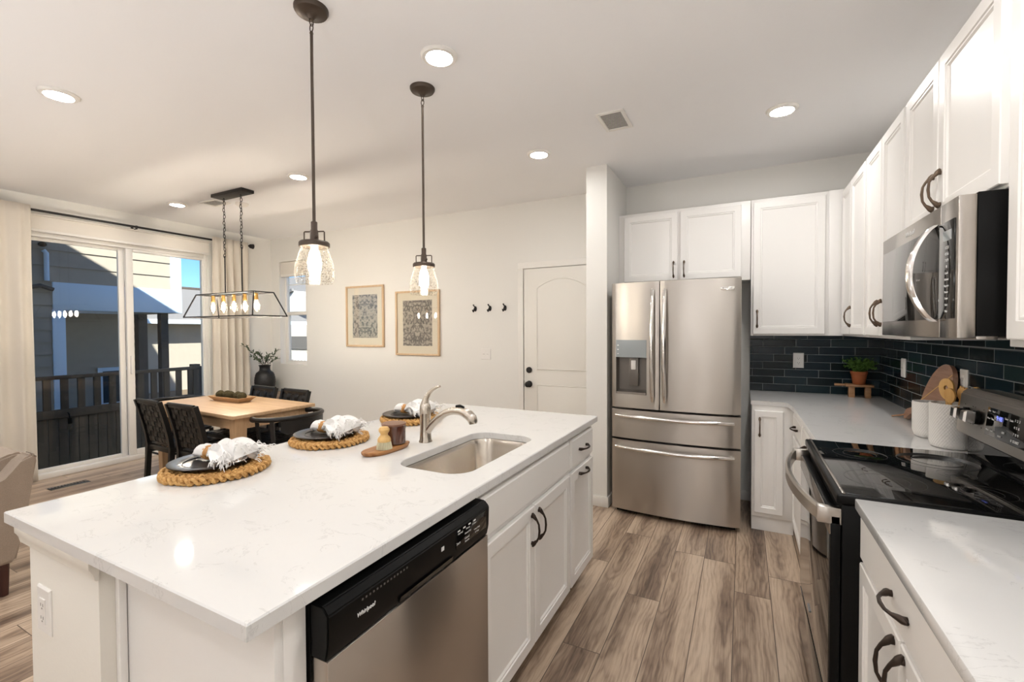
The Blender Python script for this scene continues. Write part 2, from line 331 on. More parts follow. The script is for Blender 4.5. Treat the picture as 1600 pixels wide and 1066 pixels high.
# ------------------------------------------------------------------ mesh builder
class B:
    def __init__(s): s.bm = bmesh.new()
    def box(s, x0, x1, y0, y1, z0, z1, bev=0.0, seg=2):
        vs = [s.bm.verts.new((x, y, z)) for x in (x0, x1) for y in (y0, y1) for z in (z0, z1)]
        fs = [(0, 1, 3, 2), (4, 6, 7, 5), (0, 4, 5, 1), (2, 3, 7, 6), (0, 2, 6, 4), (1, 5, 7, 3)]
        fcs = [s.bm.faces.new([vs[i] for i in f]) for f in fs]
        if bev > 0:
            es = list({e for f in fcs for e in f.edges})
            bmesh.ops.bevel(s.bm, geom=es, offset=bev, segments=seg, profile=0.5, affect='EDGES')
        return s
    def bar(s, p, q, w, h, up=(0, 0, 1), bev=0.0, w2=None, h2=None):
        """rectangular bar from p to q"""
        p, q = Vector(p), Vector(q); d = (q-p).normalized(); u = Vector(up)
        a = d.cross(u)
        if a.length < 1e-4: a = d.cross(Vector((0, 1, 0)))
        a.normalize(); b = a.cross(d).normalized()
        w2 = w if w2 is None else w2; h2 = h if h2 is None else h2
        r = []
        for c, ww, hh in ((p, w, h), (q, w2, h2)):
            r.append([s.bm.verts.new(c+a*(i*ww/2)+b*(j*hh/2)) for i, j in ((-1, -1), (1, -1), (1, 1), (-1, 1))])
        fc = [s.bm.faces.new(r[0]), s.bm.faces.new(r[1][::-1])]
        for i in range(4): fc.append(s.bm.faces.new((r[0][i], r[1][i], r[1][(i+1) % 4], r[0][(i+1) % 4])))
        if bev: bmesh.ops.bevel(s.bm, geom=list({e for f in fc for e in f.edges}), offset=bev, segments=2, affect='EDGES')
        return s
    def tube(s, pts, r, n=10, closed=False, cap=True, flat=1.0):
        pts = [Vector(p) for p in pts]; N = len(pts)
        rs = r if isinstance(r, (list, tuple)) else [r]*N
        rings = []; prev = None
        for i, p in enumerate(pts):
            if closed: t = (pts[(i+1) % N]-pts[i-1])
            else: t = pts[min(i+1, N-1)]-pts[max(i-1, 0)]
            t.normalize()
            if prev is None:
                a = t.cross(Vector((0, 0, 1)))
                if a.length < 1e-3: a = t.cross(Vector((0, 1, 0)))
            else: a = prev-t*prev.dot(t)
            a.normalize(); prev = a; b = t.cross(a)
            rings.append([s.bm.verts.new(p+(a*math.cos(2*PI*j/n)+b*math.sin(2*PI*j/n)*flat)*rs[i]) for j in range(n)])
        for i in range(N if closed else N-1):
            A, C = rings[i], rings[(i+1) % N]
            for j in range(n):
                try: s.bm.faces.new((A[j], A[(j+1) % n], C[(j+1) % n], C[j]))
                except ValueError: pass
        if cap and not closed:
            s.bm.faces.new(rings[0][::-1]); s.bm.faces.new(rings[-1])
        return s
    def lathe(s, prof, c=(0, 0, 0), n=32, sx=1.0, sy=1.0, cap0=True, cap1=True):
        c = Vector(c); rings = []
        for r, z in prof:
            rings.append([s.bm.verts.new(c+Vector((r*math.cos(2*PI*j/n)*sx, r*math.sin(2*PI*j/n)*sy, z))) for j in range(n)])
        for A, C in zip(rings, rings[1:]):
            for j in range(n): s.bm.faces.new((A[j], A[(j+1) % n], C[(j+1) % n], C[j]))
        if cap0: s.bm.faces.new(rings[0][::-1])
        if cap1: s.bm.faces.new(rings[-1])
        return s
    def cyl(s, p, q, r, n=20, r2=None):
        return s.tube([p, q], [r, r if r2 is None else r2], n)
    def prism(s, poly, ax, d0, d1, bev=0.0):
        """extrude a 2D polygon along axis ax; poly coordinates are the two other axes in order"""
        def P(a, b, d): return {'x': (d, a, b), 'y': (a, d, b), 'z': (a, b, d)}[ax]
        A = [s.bm.verts.new(P(a, b, d0)) for a, b in poly]; C = [s.bm.verts.new(P(a, b, d1)) for a, b in poly]
        fc = [s.bm.faces.new(A), s.bm.faces.new(C[::-1])]; n = len(poly)
        for i in range(n): fc.append(s.bm.faces.new((A[i], C[i], C[(i+1) % n], A[(i+1) % n])))
        if bev: bmesh.ops.bevel(s.bm, geom=list({e for f in fc for e in f.edges}), offset=bev, segments=2, affect='EDGES')
        return s
    def panel(s, o, u, v, n, w, h, prof):
        """rectangular profiled panel: prof = [(inset, height along n)...]"""
        o, u, v, n = Vector(o), Vector(u), Vector(v), Vector(n); loops = []
        for ins, d in prof:
            loops.append([s.bm.verts.new(o+u*a+v*b+n*d) for a, b in ((ins, ins), (w-ins, ins), (w-ins, h-ins), (ins, h-ins))])
        for A, C in zip(loops, loops[1:]):
            for i in range(4): s.bm.faces.new((A[i], A[(i+1) % 4], C[(i+1) % 4], C[i]))
        s.bm.faces.new(loops[-1]); s.bm.faces.new(loops[0][::-1])
        return s
    def grid(s, fn, nu, nv):
        g = [[s.bm.verts.new(fn(i/(nu-1), j/(nv-1))) for j in range(nv)] for i in range(nu)]
        for i in range(nu-1):
            for j in range(nv-1): s.bm.faces.new((g[i][j], g[i+1][j], g[i+1][j+1], g[i][j+1]))
        return g
    def strip(s, pts, wd, w, t):
        """flat ribbon along pts, wide along wd"""
        pts = [Vector(p) for p in pts]; wd = Vector(wd); R = []
        for i, p in enumerate(pts):
            tg = (pts[min(i+1, len(pts)-1)]-pts[max(i-1, 0)]).normalized(); nn = tg.cross(wd).normalized()
            R.append([s.bm.verts.new(p+wd*(a*w/2)+nn*(b*t/2)) for a, b in ((-1, -1), (1, -1), (1, 1), (-1, 1))])
        for A, C in zip(R, R[1:]):
            for i in range(4): s.bm.faces.new((A[i], A[(i+1) % 4], C[(i+1) % 4], C[i]))
        s.bm.faces.new(R[0][::-1]); s.bm.faces.new(R[-1]); return s
    def sphere(s, c, r, u=16, v=10, sc=(1, 1, 1)):
        bmesh.ops.create_uvsphere(s.bm, u_segments=u, v_segments=v, radius=r, matrix=Matrix.Translation(c) @ Matrix.Diagonal((*sc, 1)))
        return s

def finish(name, b, mat, parent=None, angle=35, fix=True, local=False, smooth=True):
    if fix: bmesh.ops.recalc_face_normals(b.bm, faces=b.bm.faces[:])
    me = bpy.data.meshes.new(name); b.bm.to_mesh(me); b.bm.free()
    mats = mat if isinstance(mat, (list, tuple)) else [mat]
    for x in mats: me.materials.append(x)
    if smooth:
        me.shade_smooth(); me.set_sharp_from_angle(angle=math.radians(angle))
    o = bpy.data.objects.new(name, me); COL.objects.link(o)
    if parent is not None:
        o.parent = parent
        if not local:
            off = root_loc(parent); me.transform(Matrix.Translation(-off))
    return o
def root_loc(o):
    v = Vector((0, 0, 0))
    while o is not None: v = v+Vector(o.location); o = o.parent
    return v
def tag(o, label, cat, group=None):
    o['label'] = label; o['category'] = cat
    if group: o['group'] = group
    return o
def thing(name, label, cat, loc=(0, 0, 0), rotz=0.0, group=None):
    o = bpy.data.objects.new(name, None); COL.objects.link(o); o.location = loc; o.rotation_euler = (0, 0, rotz)
    o.empty_display_size = 0.1
    return tag(o, label, cat, group)
def single(name, b, mat, label, cat, loc, group=None, **k):
    """a thing that is one mesh, its origin at its base"""
    o = finish(name, b, mat, None, **k); o.data.transform(Matrix.Translation(-Vector(loc))); o.location = loc
    return tag(o, label, cat, group)
def struct(name, b, mat, parent=None, **k):
    o = finish(name, b, mat, parent, **k)
    if parent is None: o['kind'] = 'structure'
    return o
def structroot(name, loc):
    o = bpy.data.objects.new(name, None); COL.objects.link(o); o.location = loc; o['kind'] = 'structure'; return o
def dup(root, loc, rotz=None, label=None, group=None):
    r = root.copy(); COL.objects.link(r); r.location = loc
    if rotz is not None: r.rotation_euler = (0, 0, rotz)
    if label: r['label'] = label
    if group: r['group'] = group
    def rec(a, b):
        for ch in list(a.children):
            c = ch.copy(); COL.objects.link(c); c.parent = b; c.matrix_parent_inverse = ch.matrix_parent_inverse.copy(); rec(ch, c)
    rec(root, r); return r
def lettering(name, txt, size, mat, parent, origin, u, v, extr=0.0004, shear=0.0, align='CENTER'):
    cu = bpy.data.curves.new(name, 'FONT'); cu.body = txt; cu.size = size; cu.extrude = extr; cu.shear = shear
    cu.align_x = align; cu.align_y = 'CENTER'; cu.materials.append(mat)
    o = bpy.data.objects.new(name, cu); COL.objects.link(o)
    u, v = Vector(u).normalized(), Vector(v).normalized(); n = u.cross(v)
    m = Matrix.Identity(4)
    for i in range(3): m[i][0] = u[i]; m[i][1] = v[i]; m[i][2] = n[i]; m[i][3] = origin[i]
    dg = bpy.context.evaluated_depsgraph_get()
    me = bpy.data.meshes.new_from_object(o.evaluated_get(dg)); bpy.data.objects.remove(o); me.name = name
    o = bpy.data.objects.new(name, me); COL.objects.link(o)
    me.transform(Matrix.Translation(-root_loc(parent)) @ m); o.parent = parent
    return o

# ------------------------------------------------------------------ key dimensions (metres, camera above the origin)
XL, YB, XR, H = -5.97, 4.18, 0.905, 2.71
YF, XEND = -7.4, XL
SL0, SL1, SLT = 1.52, 3.33, 2.37      # patio door opening
WX0, WX1, WZ0, WZ1 = -5.79, -5.245, 0.945, 2.38   # narrow window opening
IX0, IX1, IY0, IY1, ZC = -1.828, -0.7465, 0.4675, 2.544, 0.914

# ------------------------------------------------------------------ room shell
T = 0.15
struct('floor', B().box(XL-T, XR+T, YF-T, YB+T, -0.12, 0), M['floor'])
struct('ceiling', B().box(XL-T, XR+T, YF-T, YB+T, H, H+0.2), M['ceil'])
b = B(); b.box(XL-T, WX0, YB, YB+T, 0, H); b.box(WX1, XR+T, YB, YB+T, 0, H); b.box(WX0, WX1, YB, YB+T, 0, WZ0); b.box(WX0, WX1, YB, YB+T, WZ1, H)
struct('wall_back', b, M['wall'])
b = B(); b.box(XL-T, XL, YF, SL0, 0, H); b.box(XL-T, XL, SL1, YB, 0, H); b.box(XL-T, XL, SL0, SL1, SLT, H)
struct('wall_left', b, M['wall'])
struct('wall_right', B().box(XR, XR+T, YF, YB, 0, H), M['wall'])
struct('wall_front', B().box(XL-T, XR+T, YF-T, YF, 0, H), M['wall'])
struct('wall_partition', B().box(-1.123, -0.955, 3.518, YB, 0, H), M['wall'])
def skirting(name, boxes):
    b = B()
    for x0, x1, y0, y1 in boxes: b.box(x0, x1, y0, y1, 0, 0.085, 0.004)
    return struct(name, b, M['trim'])
skirting('baseboard_partition', [(-1.135, -0.943, 3.506, 3.518), (-0.955, -0.943, 3.518, YB-0.012), (-1.135, -1.123, 3.518, YB-0.08)])
skirting('baseboard_back', [(XL, -2.09, YB-0.012, YB), (-0.943, 0.09, YB-0.012, YB)])
skirting('baseboard_left', [(XL, XL+0.012, SL1+0.02, YB-0.012), (XL, XL+0.012, YF, SL0-0.02)])

# entry door with arched panel
def entry_door():
    d = structroot('door_1', (-1.585, YB, 0)); x0, x1, y = -1.99, -1.18, YB-0.012
    b = B(); b.box(x0, x1, y, YB, 0.012, 2.03, 0.002)
    struct('door_slab', b, M['door'], d)
    def moulding(pts, name):
        b = B()
        cyc = pts+[pts[0]]
        b.tube([(p[0], y-0.001, p[1]) for p in pts], 0.0085, 8, closed=True)
        ins = []
        cx = sum(p[0] for p in pts)/len(pts); cz = sum(p[1] for p in pts)/len(pts)
        for p in pts: ins.append((cx+(p[0]-cx)*0.88, cz+(p[1]-cz)*0.94))
        A = [b.bm.verts.new((p[0], y-0.001, p[1])) for p in pts]; C = [b.bm.verts.new((p[0], y-0.006, p[1])) for p in ins]
        for i in range(len(pts)): b.bm.faces.new((A[i], A[(i+1) % len(pts)], C[(i+1) % len(pts)], C[i]))
        b.bm.faces.new(C)
        struct(name, b, M['door'], d)
    px0, px1 = x0+0.145, x1-0.145
    arch = [(px0, 1.02), (px1, 1.02)]
    n = 18
    for i in range(n+1):
        t = i/n; arch.append((px1+(px0-px1)*t, 1.83+0.09*math.sin(PI*t)**0.8))
    moulding(arch, 'upper_panel'); moulding([(px0, 0.2), (px1, 0.2), (px1, 0.86), (px0, 0.86)], 'lower_panel')
    b = B(); b.lathe([(0.034, 0), (0.034, 0.006), (0.012, 0.010), (0.012, 0.03), (0.026, 0.038), (0.029, 0.052), (0.022, 0.064), (0.004, 0.067)], n=20)
    for nm, z in (('door_knob', 0.865),):
        bmesh.ops.rotate(b.bm, verts=b.bm.verts[:], cent=(0, 0, 0), matrix=Matrix.Rotation(PI/2, 3, 'X')); bmesh.ops.translate(b.bm, verts=b.bm.verts[:], vec=(-1.932, y, z))
        struct(nm, b, M['blackmetal'], d)
    b = B(); b.lathe([(0.031, 0), (0.031, 0.012), (0.026, 0.018), (0.003, 0.02)], n=20)
    bmesh.ops.rotate(b.bm, verts=b.bm.verts[:], cent=(0, 0, 0), matrix=Matrix.Rotation(PI/2, 3, 'X')); bmesh.ops.translate(b.bm, verts=b.bm.verts[:], vec=(-1.932, y, 1.008))
    struct('deadbolt', b, M['blackmetal'], d)
    struct('strike_plate', B().box(-1.9935, -1.9905, y-0.004, y+0.012, 0.83, 0.90), M['blackmetal'], d)
    t = B(); yy = YB-0.018
    for prof in ((0.0, 0.062, 0.014), (0.0, 0.02, 0.02)):
        a0, a1, th = prof
        t.box(x0-0.006-a1, x0-0.006-a0, YB-th, YB, 0, 2.036+a0, 0.003)
        t.box(x1+0.006+a0, min(x1+0.006+a1, -1.135), YB-th, YB, 0, 2.036+a0, 0.003)
        t.box(x0-0.006-a1, min(x1+0.006+a1, -1.135), YB-th, YB, 2.036+a0, 2.036+a1, 0.003)
    struct('door_casing', t, M['trim'], d)
entry_door()

# patio sliding door
def patio_door():
    d = structroot('door_2', (XL, (SL0+SL1)/2, 0)); x0, x1 = XL-0.11, XL-0.01
    b = B(); b.box(x0, x1, SL0, SL0+0.04, 0.0, SLT, 0.004); b.box(x0, x1, SL1-0.04, SL1, 0.0, SLT, 0.004)
    b.box(x0, x1+0.012, SL0+0.04, SL1-0.04, 0.0, 0.05, 0.004); b.box(x0, x1, SL0+0.04, SL1-0.04, SLT-0.045, SLT, 0.004)
    struct('door_frame', b, M['trim'], d)
    def sash(xa, xb, y0, y1, nm, st, sb, tp):
        b = B(); z0, z1 = 0.05, SLT-0.045
        b.box(xa, xb, y0, y0+st[0], z0, z1, 0.004); b.box(xa, xb, y1-st[1], y1, z0, z1, 0.004)
        b.box(xa, xb, y0+st[0], y1-st[1], z0, z0+sb, 0.004); b.box(xa, xb, y0+st[0], y1-st[1], z1-tp, z1, 0.004)
        s_ = struct(nm, b, M['trim'], d)
        xm = (xa+xb)/2
        struct('glass_pane', B().box(xm-0.003, xm+0.003, y0+st[0]-0.005, y1-st[1]+0.005, z0+sb-0.005, z1-tp+0.005), M['glass'], s_)
        return s_
    ym = 2.50
    sash(XL-0.055, XL-0.02, ym-0.01, SL1-0.04, 'sliding_panel', (0.065, 0.02), 0.06, 0.03)
    sash(XL-0.10, XL-0.065, SL0+0.04, ym-0.005, 'fixed_panel', (0.05, 0.055), 0.035, 0.03)
    struct('door_pull', B().box(XL-0.02, XL-0.002, ym+0.012, ym+0.034, 0.95, 1.15, 0.005), M['plate_plastic'], d)
patio_door()

def narrow_window():
    d = structroot('window_1', ((WX0+WX1)/2, YB+0.1, WZ0)); y0, y1 = YB+0.085, YB+0.135
    b = B(); f = 0.03
    for (a0, a1, c0, c1) in ((WX0, WX0+f, WZ0, WZ1), (WX1-f, WX1, WZ0, WZ1), (WX0+f, WX1-f, WZ0, WZ0+f), (WX0+f, WX1-f, WZ1-f, WZ1)): b.box(a0, a1, y0, y1, c0, c1, 0.003)
    zm = 1.66
    b.box(WX0+f, WX1-f, y0-0.005, y1, zm-0.022, zm+0.022, 0.003)
    b.box(WX0+f, WX0+f+0.022, y0+0.004, y1, WZ0+f, zm-0.022, 0.002); b.box(WX1-f-0.022, WX1-f, y0+0.004, y1, WZ0+f, zm-0.022, 0.002); b.box(WX0+f+0.022, WX1-f-0.022, y0+0.004, y1, WZ0+f, WZ0+f+0.025, 0.002)
    struct('window_frame', b, M['trim'], d)
    g = B(); xc = WX0+0.4*(WX1-WX0)
    g.box(WX1-0.14, WX1-0.13, y0+0.018, y0+0.024, zm+0.022, WZ1-f); g.box(WX0+f, WX1-f, y0+0.018, y0+0.024, 2.06, 2.07)
    struct('window_grille', g, M['trim'], d)
    struct('glass_pane', B().box(WX0+f-0.005, WX1-f+0.005, y0+0.025, y0+0.031, WZ0+f, WZ1-f), M['glass'], d)
    s = B(); s.box(WX0, WX1, YB, YB+0.085, WZ0-0.001, WZ0+0.012, 0.003)
    struct('window_sill', s, M['trim'], d)
    b = B(); b.box(WX0+0.012, WX1-0.012, YB+0.012, YB+0.062, 2.20, 2.375, 0.006)
    t = thing('roller_shade', 'small rolled white shade at the top of the narrow window', 'window shade', ((WX0+WX1)/2, YB+0.04, 2.19))
    finish('shade_fabric', b, M['shade'], t)
    finish('hem_bar', B().box(WX0+0.012, WX1-0.012, YB+0.008, YB+0.066, 2.172, 2.205, 0.006), M['trim'], t)
narrow_window()

# ------------------------------------------------------------------ outside
def outside():
    struct('ground', B().box(-60, -6.3, -40, 60, -0.55, -0.45), M['ground'])
    struct('ground', B().box(-6.3, 20, YB+T+0.02, 60, -0.55, -0.45), M['ground'])
    # own house: storey above and gabled roof, it shades the yard
    q = Vector((-9.5, 3.156, 2.81)); t = 3.1/SUN.x; p = q+SUN*t
    def rake(y): return p.z-0.68*(y-p.y)
    b = B(); b.prism([(-7.6, 2.93), (4.45, 2.93), (4.6, rake(4.6)), (-1.5, rake(-1.5)), (-7.6, rake(4.6))], 'x', -6.4, 2.0)
    struct('roof', b, M['roofing'])
    # fence of the deck
    f = thing('deck_fence', 'dark stained plank fence with picket rail outside the patio door', 'fence', (-7.45, 3.0, -0.45))
    xf = -7.4
    rnd = random.Random(3)
    y = 0.4; k = 0
    while y < 5.6:
        finish('board', B().box(xf-0.03+rnd.uniform(-.003, .003), xf-0.008, y, y+0.088, -0.45, 0.45, 0.003), M['fence'], f); y += 0.094
    finish('rail', B().box(xf-0.05, xf+0.03, 0.4, 5.6, 0.37, 0.47, 0.006), M['fence'], f)
    finish('rail', B().box(xf-0.05, xf+0.025, 0.4, 5.6, 0.84, 0.885, 0.006), M['fence'], f)
    y = 0.5
    while y < 5.6:
        finish('picket', B().box(xf-0.03, xf+0.005, y, y+0.07, 0.47, 0.84, 0.003), M['fence'], f); y += 0.158
    for yp in (3.88, 2.05):
        finish('post', B().box(xf-0.09, xf+0.02, yp, yp+0.1, -0.45, 0.92, 0.006), M['fence'], f)
    t = thing('string_light_bulb', 'clear string light bulb hanging in front of the dark plank fence', 'light bulb', (-7.3, 2.44, 0.2))
    finish('socket', B().cyl((-7.3, 2.44, 0.30), (-7.3, 2.44, 0.37), 0.022), M['black'], t)
    finish('bulb_glass', B().lathe([(0.008, 0.20), (0.024, 0.215), (0.03, 0.245), (0.022, 0.285), (0.016, 0.30)], (-7.3, 2.44, 0), 16), M['bulbglass'], t)
    finish('cord', B().tube([(-7.3, 2.44, 0.36), (-7.32, 2.44, 0.41), (-7.35, 2.44, 0.43), (-7.385, 2.44, 0.43)], 0.006), M['black'], t)
    # neighbouring house
    X = -9.5
    h = thing('neighbor_house', 'tan lap sided house beyond the patio door, half in shadow', 'house', (X, 3.5, -0.45))
    def lap(x, y0, y1, z0, z1, mat, nm, ex=0.19, back=0.12):
        """lapped boards facing +x"""
        poly = []; z = z0
        while z < z1-1e-4:
            zt = min(z+ex, z1); poly += [(x+0.024, z), (x+0.004, zt)]; z = zt
        poly = [(x-back, z0)]+poly+[(x-back, z1)]
        bb = B(); vsA = [bb.bm.verts.new((a, y0, c)) for a, c in poly]; vsB = [bb.bm.verts.new((a, y1, c)) for a, c in poly]
        bb.bm.faces.new(vsA); bb.bm.faces.new(vsB[::-1])
        for i in range(len(poly)): bb.bm.faces.new((vsA[i], vsB[i], vsB[(i+1) % len(poly)], vsA[(i+1) % len(poly)]))
        return finish(nm, bb, mat, h, smooth=False)
    lap(X, 0.0, 4.62, 2.19, 6.2, M['siding'], 'upper_siding', 0.245)
    lap(X, 0.0, 3.0, -0.45, 2.19, M['siding'], 'lower_siding', 0.19)
    lap(X-1.3, 3.0, 4.6, -0.45, 1.76, M['siding'], 'porch_siding', 0.15)
    finish('beam', B().box(X-0.1, X+0.04, 3.0, 4.80, 1.76, 2.19, 0.01), M['exttrim'], h)
    finish('post', B().box(X-0.1, X+0.04, 2.99, 3.14, -0.45, 1.76, 0.005), M['exttrim'], h)
    finish('corner_board', B().box(X-0.12, X+0.035, 4.62, 4.80, 2.19, 6.2, 0.005), M['exttrim'], h)
    finish('frieze_board', B().box(X, X+0.035, 4.0, 4.62, 2.86, 3.05), M['exttrim'], h)
    finish('side_wall', B().box(X-6, X-0.12, 4.55, 4.78, 1.76, 6.2), M['siding'], h)
    finish('porch_side', B().box(X-1.3, X-0.1, 2.9, 3.0, -0.45, 2.19), M['siding'], h)
    finish('porch_ceiling', B().box(X-1.3, X-0.1, 3.0, 4.8, 1.9, 2.1), M['exttrim'], h)
    finish('porch_post', B().box(X-1.3, X-1.12, 4.6, 4.75, -0.45, 1.78), M['fence'], h)
    finish('porch_post', B().box(X-0.25, X-0.12, 4.52, 4.64, -0.45, 1.78), M['fence'], h)
    w = finish('window', B().box(X-1.28, X-1.24, 4.0, 4.56, 0.0, 0.74), M['exttrim'], h)
    finish('pane', B().box(X-1.24, X-1.235, 4.07, 4.49, 0.07, 0.67), M['extglass'], w)
    finish('conduit', B().tube([(X+0.06, 2.93, 2.2), (X+0.06, 2.93, 2.62), (X+0.05, 2.9, 2.66)], 0.03, 10), M['exttrim'], h)
    finish('security_light', B().sphere((X+0.09, 2.88, 2.74), 0.05, 12, 8, (1.3, 1, 0.8)), M['black'], h)
    finish('cable_clamp', B().tube([(X+0.05, 2.72, 2.08), (X+0.07, 2.85, 2.12), (X+0.06, 3.0, 2.07)], 0.03, 8), M['fence'], h)
    finish('fascia', B().box(X-0.1, X+0.3, 0, 2.96, 2.98, 3.12), M['exttrim'], h)
    # more distant house to the right of the first one
    h2 = thing('distant_house', 'sunlit tan house with grey shingle roof between patio door edge and neighbor', 'house', (-16, 8.5, -0.45))
    finish('wall', B().box(-17.5, -16.0, 6.3, 12.0, -0.45, 1.70), M['siding'], h2)
    bb = B(); bb.prism([(-15.5, 1.68), (-15.5, 1.80), (-19.5, 3.1), (-22, 1.8), (-22, 1.68)], 'y', 5.9, 12.6)
    finish('roof', bb, M['roofing'], h2)
    finish('gutter', B().box(-15.5, -15.38, 5.9, 12.6, 1.66, 1.79), M['exttrim'], h2)
    finish('ridge_vent', B().box(-19.6, -19.4, 6.2, 12.2, 3.06, 3.17, 0.02), M['fence'], h2)
    # houses seen through the narrow window
    h3 = thing('white_house', 'white sunlit house with grey roof seen through the narrow window', 'house', (-15.5, 13, -0.45))
    finish('wall', B().box(-26, -12.0, 14.0, 18.0, -0.45, 2.25), M['whitesiding'], h3)
    finish('roof', B().prism([(13.9, 2.25), (13.9, 2.36), (18.0, 4.6), (18.2, 2.25)], 'x', -26.3, -11.8), M['roofing'], h3)
    finish('gable', B().prism([(-21.0, 2.3), (-18.2, 3.25), (-15.4, 2.3)], 'y', 13.84, 16.0), M['whitesiding'], h3)
    finish('gable_trim', B().bar((-21.6, 13.8, 2.12), (-18.2, 13.8, 3.30), 0.12, 0.14), M['roofing'], h3)
    finish('lower_wall', B().box(-26, -12.0, 13.97, 14.0, 0.6, 1.18), M['roofing'], h3)
    f2 = thing('picket_fence', 'white picket fence below the white house outside the narrow window', 'fence', (-13.6, 11, -0.45))
    finish('rail', B().box(-15.3, -12.0, 11.0, 11.04, 0.42, 0.50), M['whitesiding'], f2); finish('rail', B().box(-15.3, -12.0, 11.0, 11.04, -0.1, -0.02), M['whitesiding'], f2)
    x = -15.28
    while x < -12.0:
        finish('picket', B().prism([(x, -0.45), (x+0.10, -0.45), (x+0.10, 0.58), (x+0.05, 0.66), (x, 0.58)], 'y', 10.97, 11.0), M['whitesiding'], f2); x += 0.17
    s = B(); rnd = random.Random(9)
    for i in range(140):
        c = Vector((rnd.uniform(-15.5, -11.0), rnd.uniform(9.7, 10.2), 0)); c.z = rnd.uniform(-0.40, 0.10)
        s.sphere(c, rnd.uniform(0.05, 0.12), 6, 4)
    single('shrub', s, M['shrub'], 'low dark hedge before the white picket fence outside the narrow window', 'bush', (-13, 9.9, -0.45))
outside()

# ------------------------------------------------------------------ shared kitchen bits
P_REC = [(0, 0), (0, .016), (.003, .019), (.046, .019), (.049, .015), (.056, .0155), (.062, .010), (.066, .009)]
P_RAISE = [(0, 0), (0, .016), (.003, .019), (.040, .019), (.044, .014), (.050, .0135), (.053, .010), (.060, .010), (.085, .0165)]
P_SLAB = [(0, 0), (0, .011), (.004, .013), (.010, .019)]
FACES = {'-y': ((1, 0, 0), (0, -1, 0)), '-x': ((0, -1, 0), (-1, 0, 0)), '+x': ((0, 1, 0), (1, 0, 0))}
def front(parent, name, face, plane, a0, a1, z0, z1, prof, mat=None):
    """door or drawer front lying on the carcass plane"""
    u, n = FACES[face]; b = B()
    if face == '-y': o = (a0, plane, z0)
    elif face == '-x': o = (plane, a1, z0)
    else: o = (plane, a0, z0)
    b.panel(o, u, (0, 0, 1), n, a1-a0, z1-z0, prof)
    return finish(name, b, mat or M['cab'], parent, angle=20)
def pull(parent, face, plane, a, z, vertical=True, L=0.112, mat=None):
    """arched bar pull with flared feet"""
    u, n = FACES[face]; u, n = Vector(u), Vector(n)
    base = Vector((a, plane, z)) if face == '-y' else Vector((plane, a, z))
    d = Vector((0, 0, 1)) if vertical else u
    pts, rs = [], []
    for t, hgt, r in ((-1.22, .003, .0035), (-1.14, .006, .006), (-1.02, .009, .0085), (-.9, .014, .0075), (-.72, .024, .0044), (-.45, .0315, .0040), (0, .034, .0048),
                      (.45, .0315, .0040), (.72, .024, .0044), (.9, .014, .0075), (1.02, .009, .0085), (1.14, .006, .006), (1.22, .003, .0035)):
        pts.append(base+d*(t*L/2)+n*hgt); rs.append(r)
    b = B(); b.tube(pts, rs, 10)
    for s_ in (-1, 1): b.cyl(base+d*(s_*L*0.49)-n*0.0005, base+d*(s_*L*0.49)+n*.012, .0075, 10)
    return finish('handle', b, mat or M['bronze'], parent, angle=60)
def outlet(name, label, cat, face, plane, a, z, kind='outlet', w=0.075, h=0.118):
    u, n = FACES[face]; u, n = Vector(u), Vector(n)
    c = Vector((a, plane, z)) if face == '-y' else Vector((plane, a, z))
    t = thing(name, label, cat, c)
    b = B(); b.panel(c-u*w/2-Vector((0, 0, h/2)), u, (0, 0, 1), n, w, h, [(0, 0), (0, .003), (.004, .006)])
    finish('cover_plate', b, M['plate_plastic'], t, angle=20)
    k = 2 if w > 0.1 else 1
    for i in range(k):
        cc = c+u*((i-(k-1)/2)*0.046)
        b = B(); b.panel(cc-u*.0165-Vector((0, 0, .033)), u, (0, 0, 1), n, .033, .066, [(0, .005), (0, .0075), (.001, .0085)])
        r = finish('rocker' if kind == 'switch' else 'receptacle', b, M['plate_plastic'], t, angle=20)
        b = B()
        if kind == 'outlet':
            for dz in (-.017, .017):
                for du in (-.0065, .0065): b.panel(cc+u*(du-.0012)+Vector((0, 0, dz-.004)), u, (0, 0, 1), n, .0024, .008, [(0, .0083), (0, .0088)])
                b.panel(cc-u*.002+Vector((0, 0, dz-.0115)), u, (0, 0, 1), n, .004, .004, [(0, .0083), (0, .0088)])
            finish('slots', b, M['slot'], r)
        else:
            b.panel(cc-u*.012-Vector((0, 0, .001)), u, (0, 0, 1), n, .024, .002, [(0, .0083), (0, .0088)]); finish('toggle_line', b, M['slot'], r)
    return t

# ------------------------------------------------------------------ wall cabinets
UB, UT, UP = 1.3625, 2.39, 3.906     # bottom, top, carcass front (y) of the run on the back wall
UPX = 0.631                          # carcass front (x) of the run on the right wall
t = thing('wall_cabinet', 'white two-door cabinet mounted above the refrigerator', 'cabinet', (-0.45, 4.04, 1.79), group='white wall cabinets')
finish('body', B().box(-0.9545, 0.048, UP, YB, 1.79, UT, 0.002), M['cab'], t)
d = front(t, 'door', '-y', UP, -0.907, -0.476, 1.815, 2.365, P_REC); pull(d, '-y', UP-.019, -0.505, 1.90, mat=M['bronze2'])
d = front(t, 'door', '-y', UP, -0.454, -0.014, 1.815, 2.365, P_REC); pull(d, '-y', UP-.019, -0.425, 1.90, mat=M['bronze2'])
t = thing('wall_cabinet', 'tall white single-door cabinet between refrigerator and corner', 'cabinet', (0.33, 4.04, UB), group='white wall cabinets')
finish('body', B().box(0.052, UPX-0.001, UP, YB, UB, UT, 0.002), M['cab'], t)
d = front(t, 'door', '-y', UP, 0.067, 0.520, UB+.012, UT-.025, P_REC); pull(d, '-y', UP-.019, 0.095, 1.49, mat=M['bronze2'])
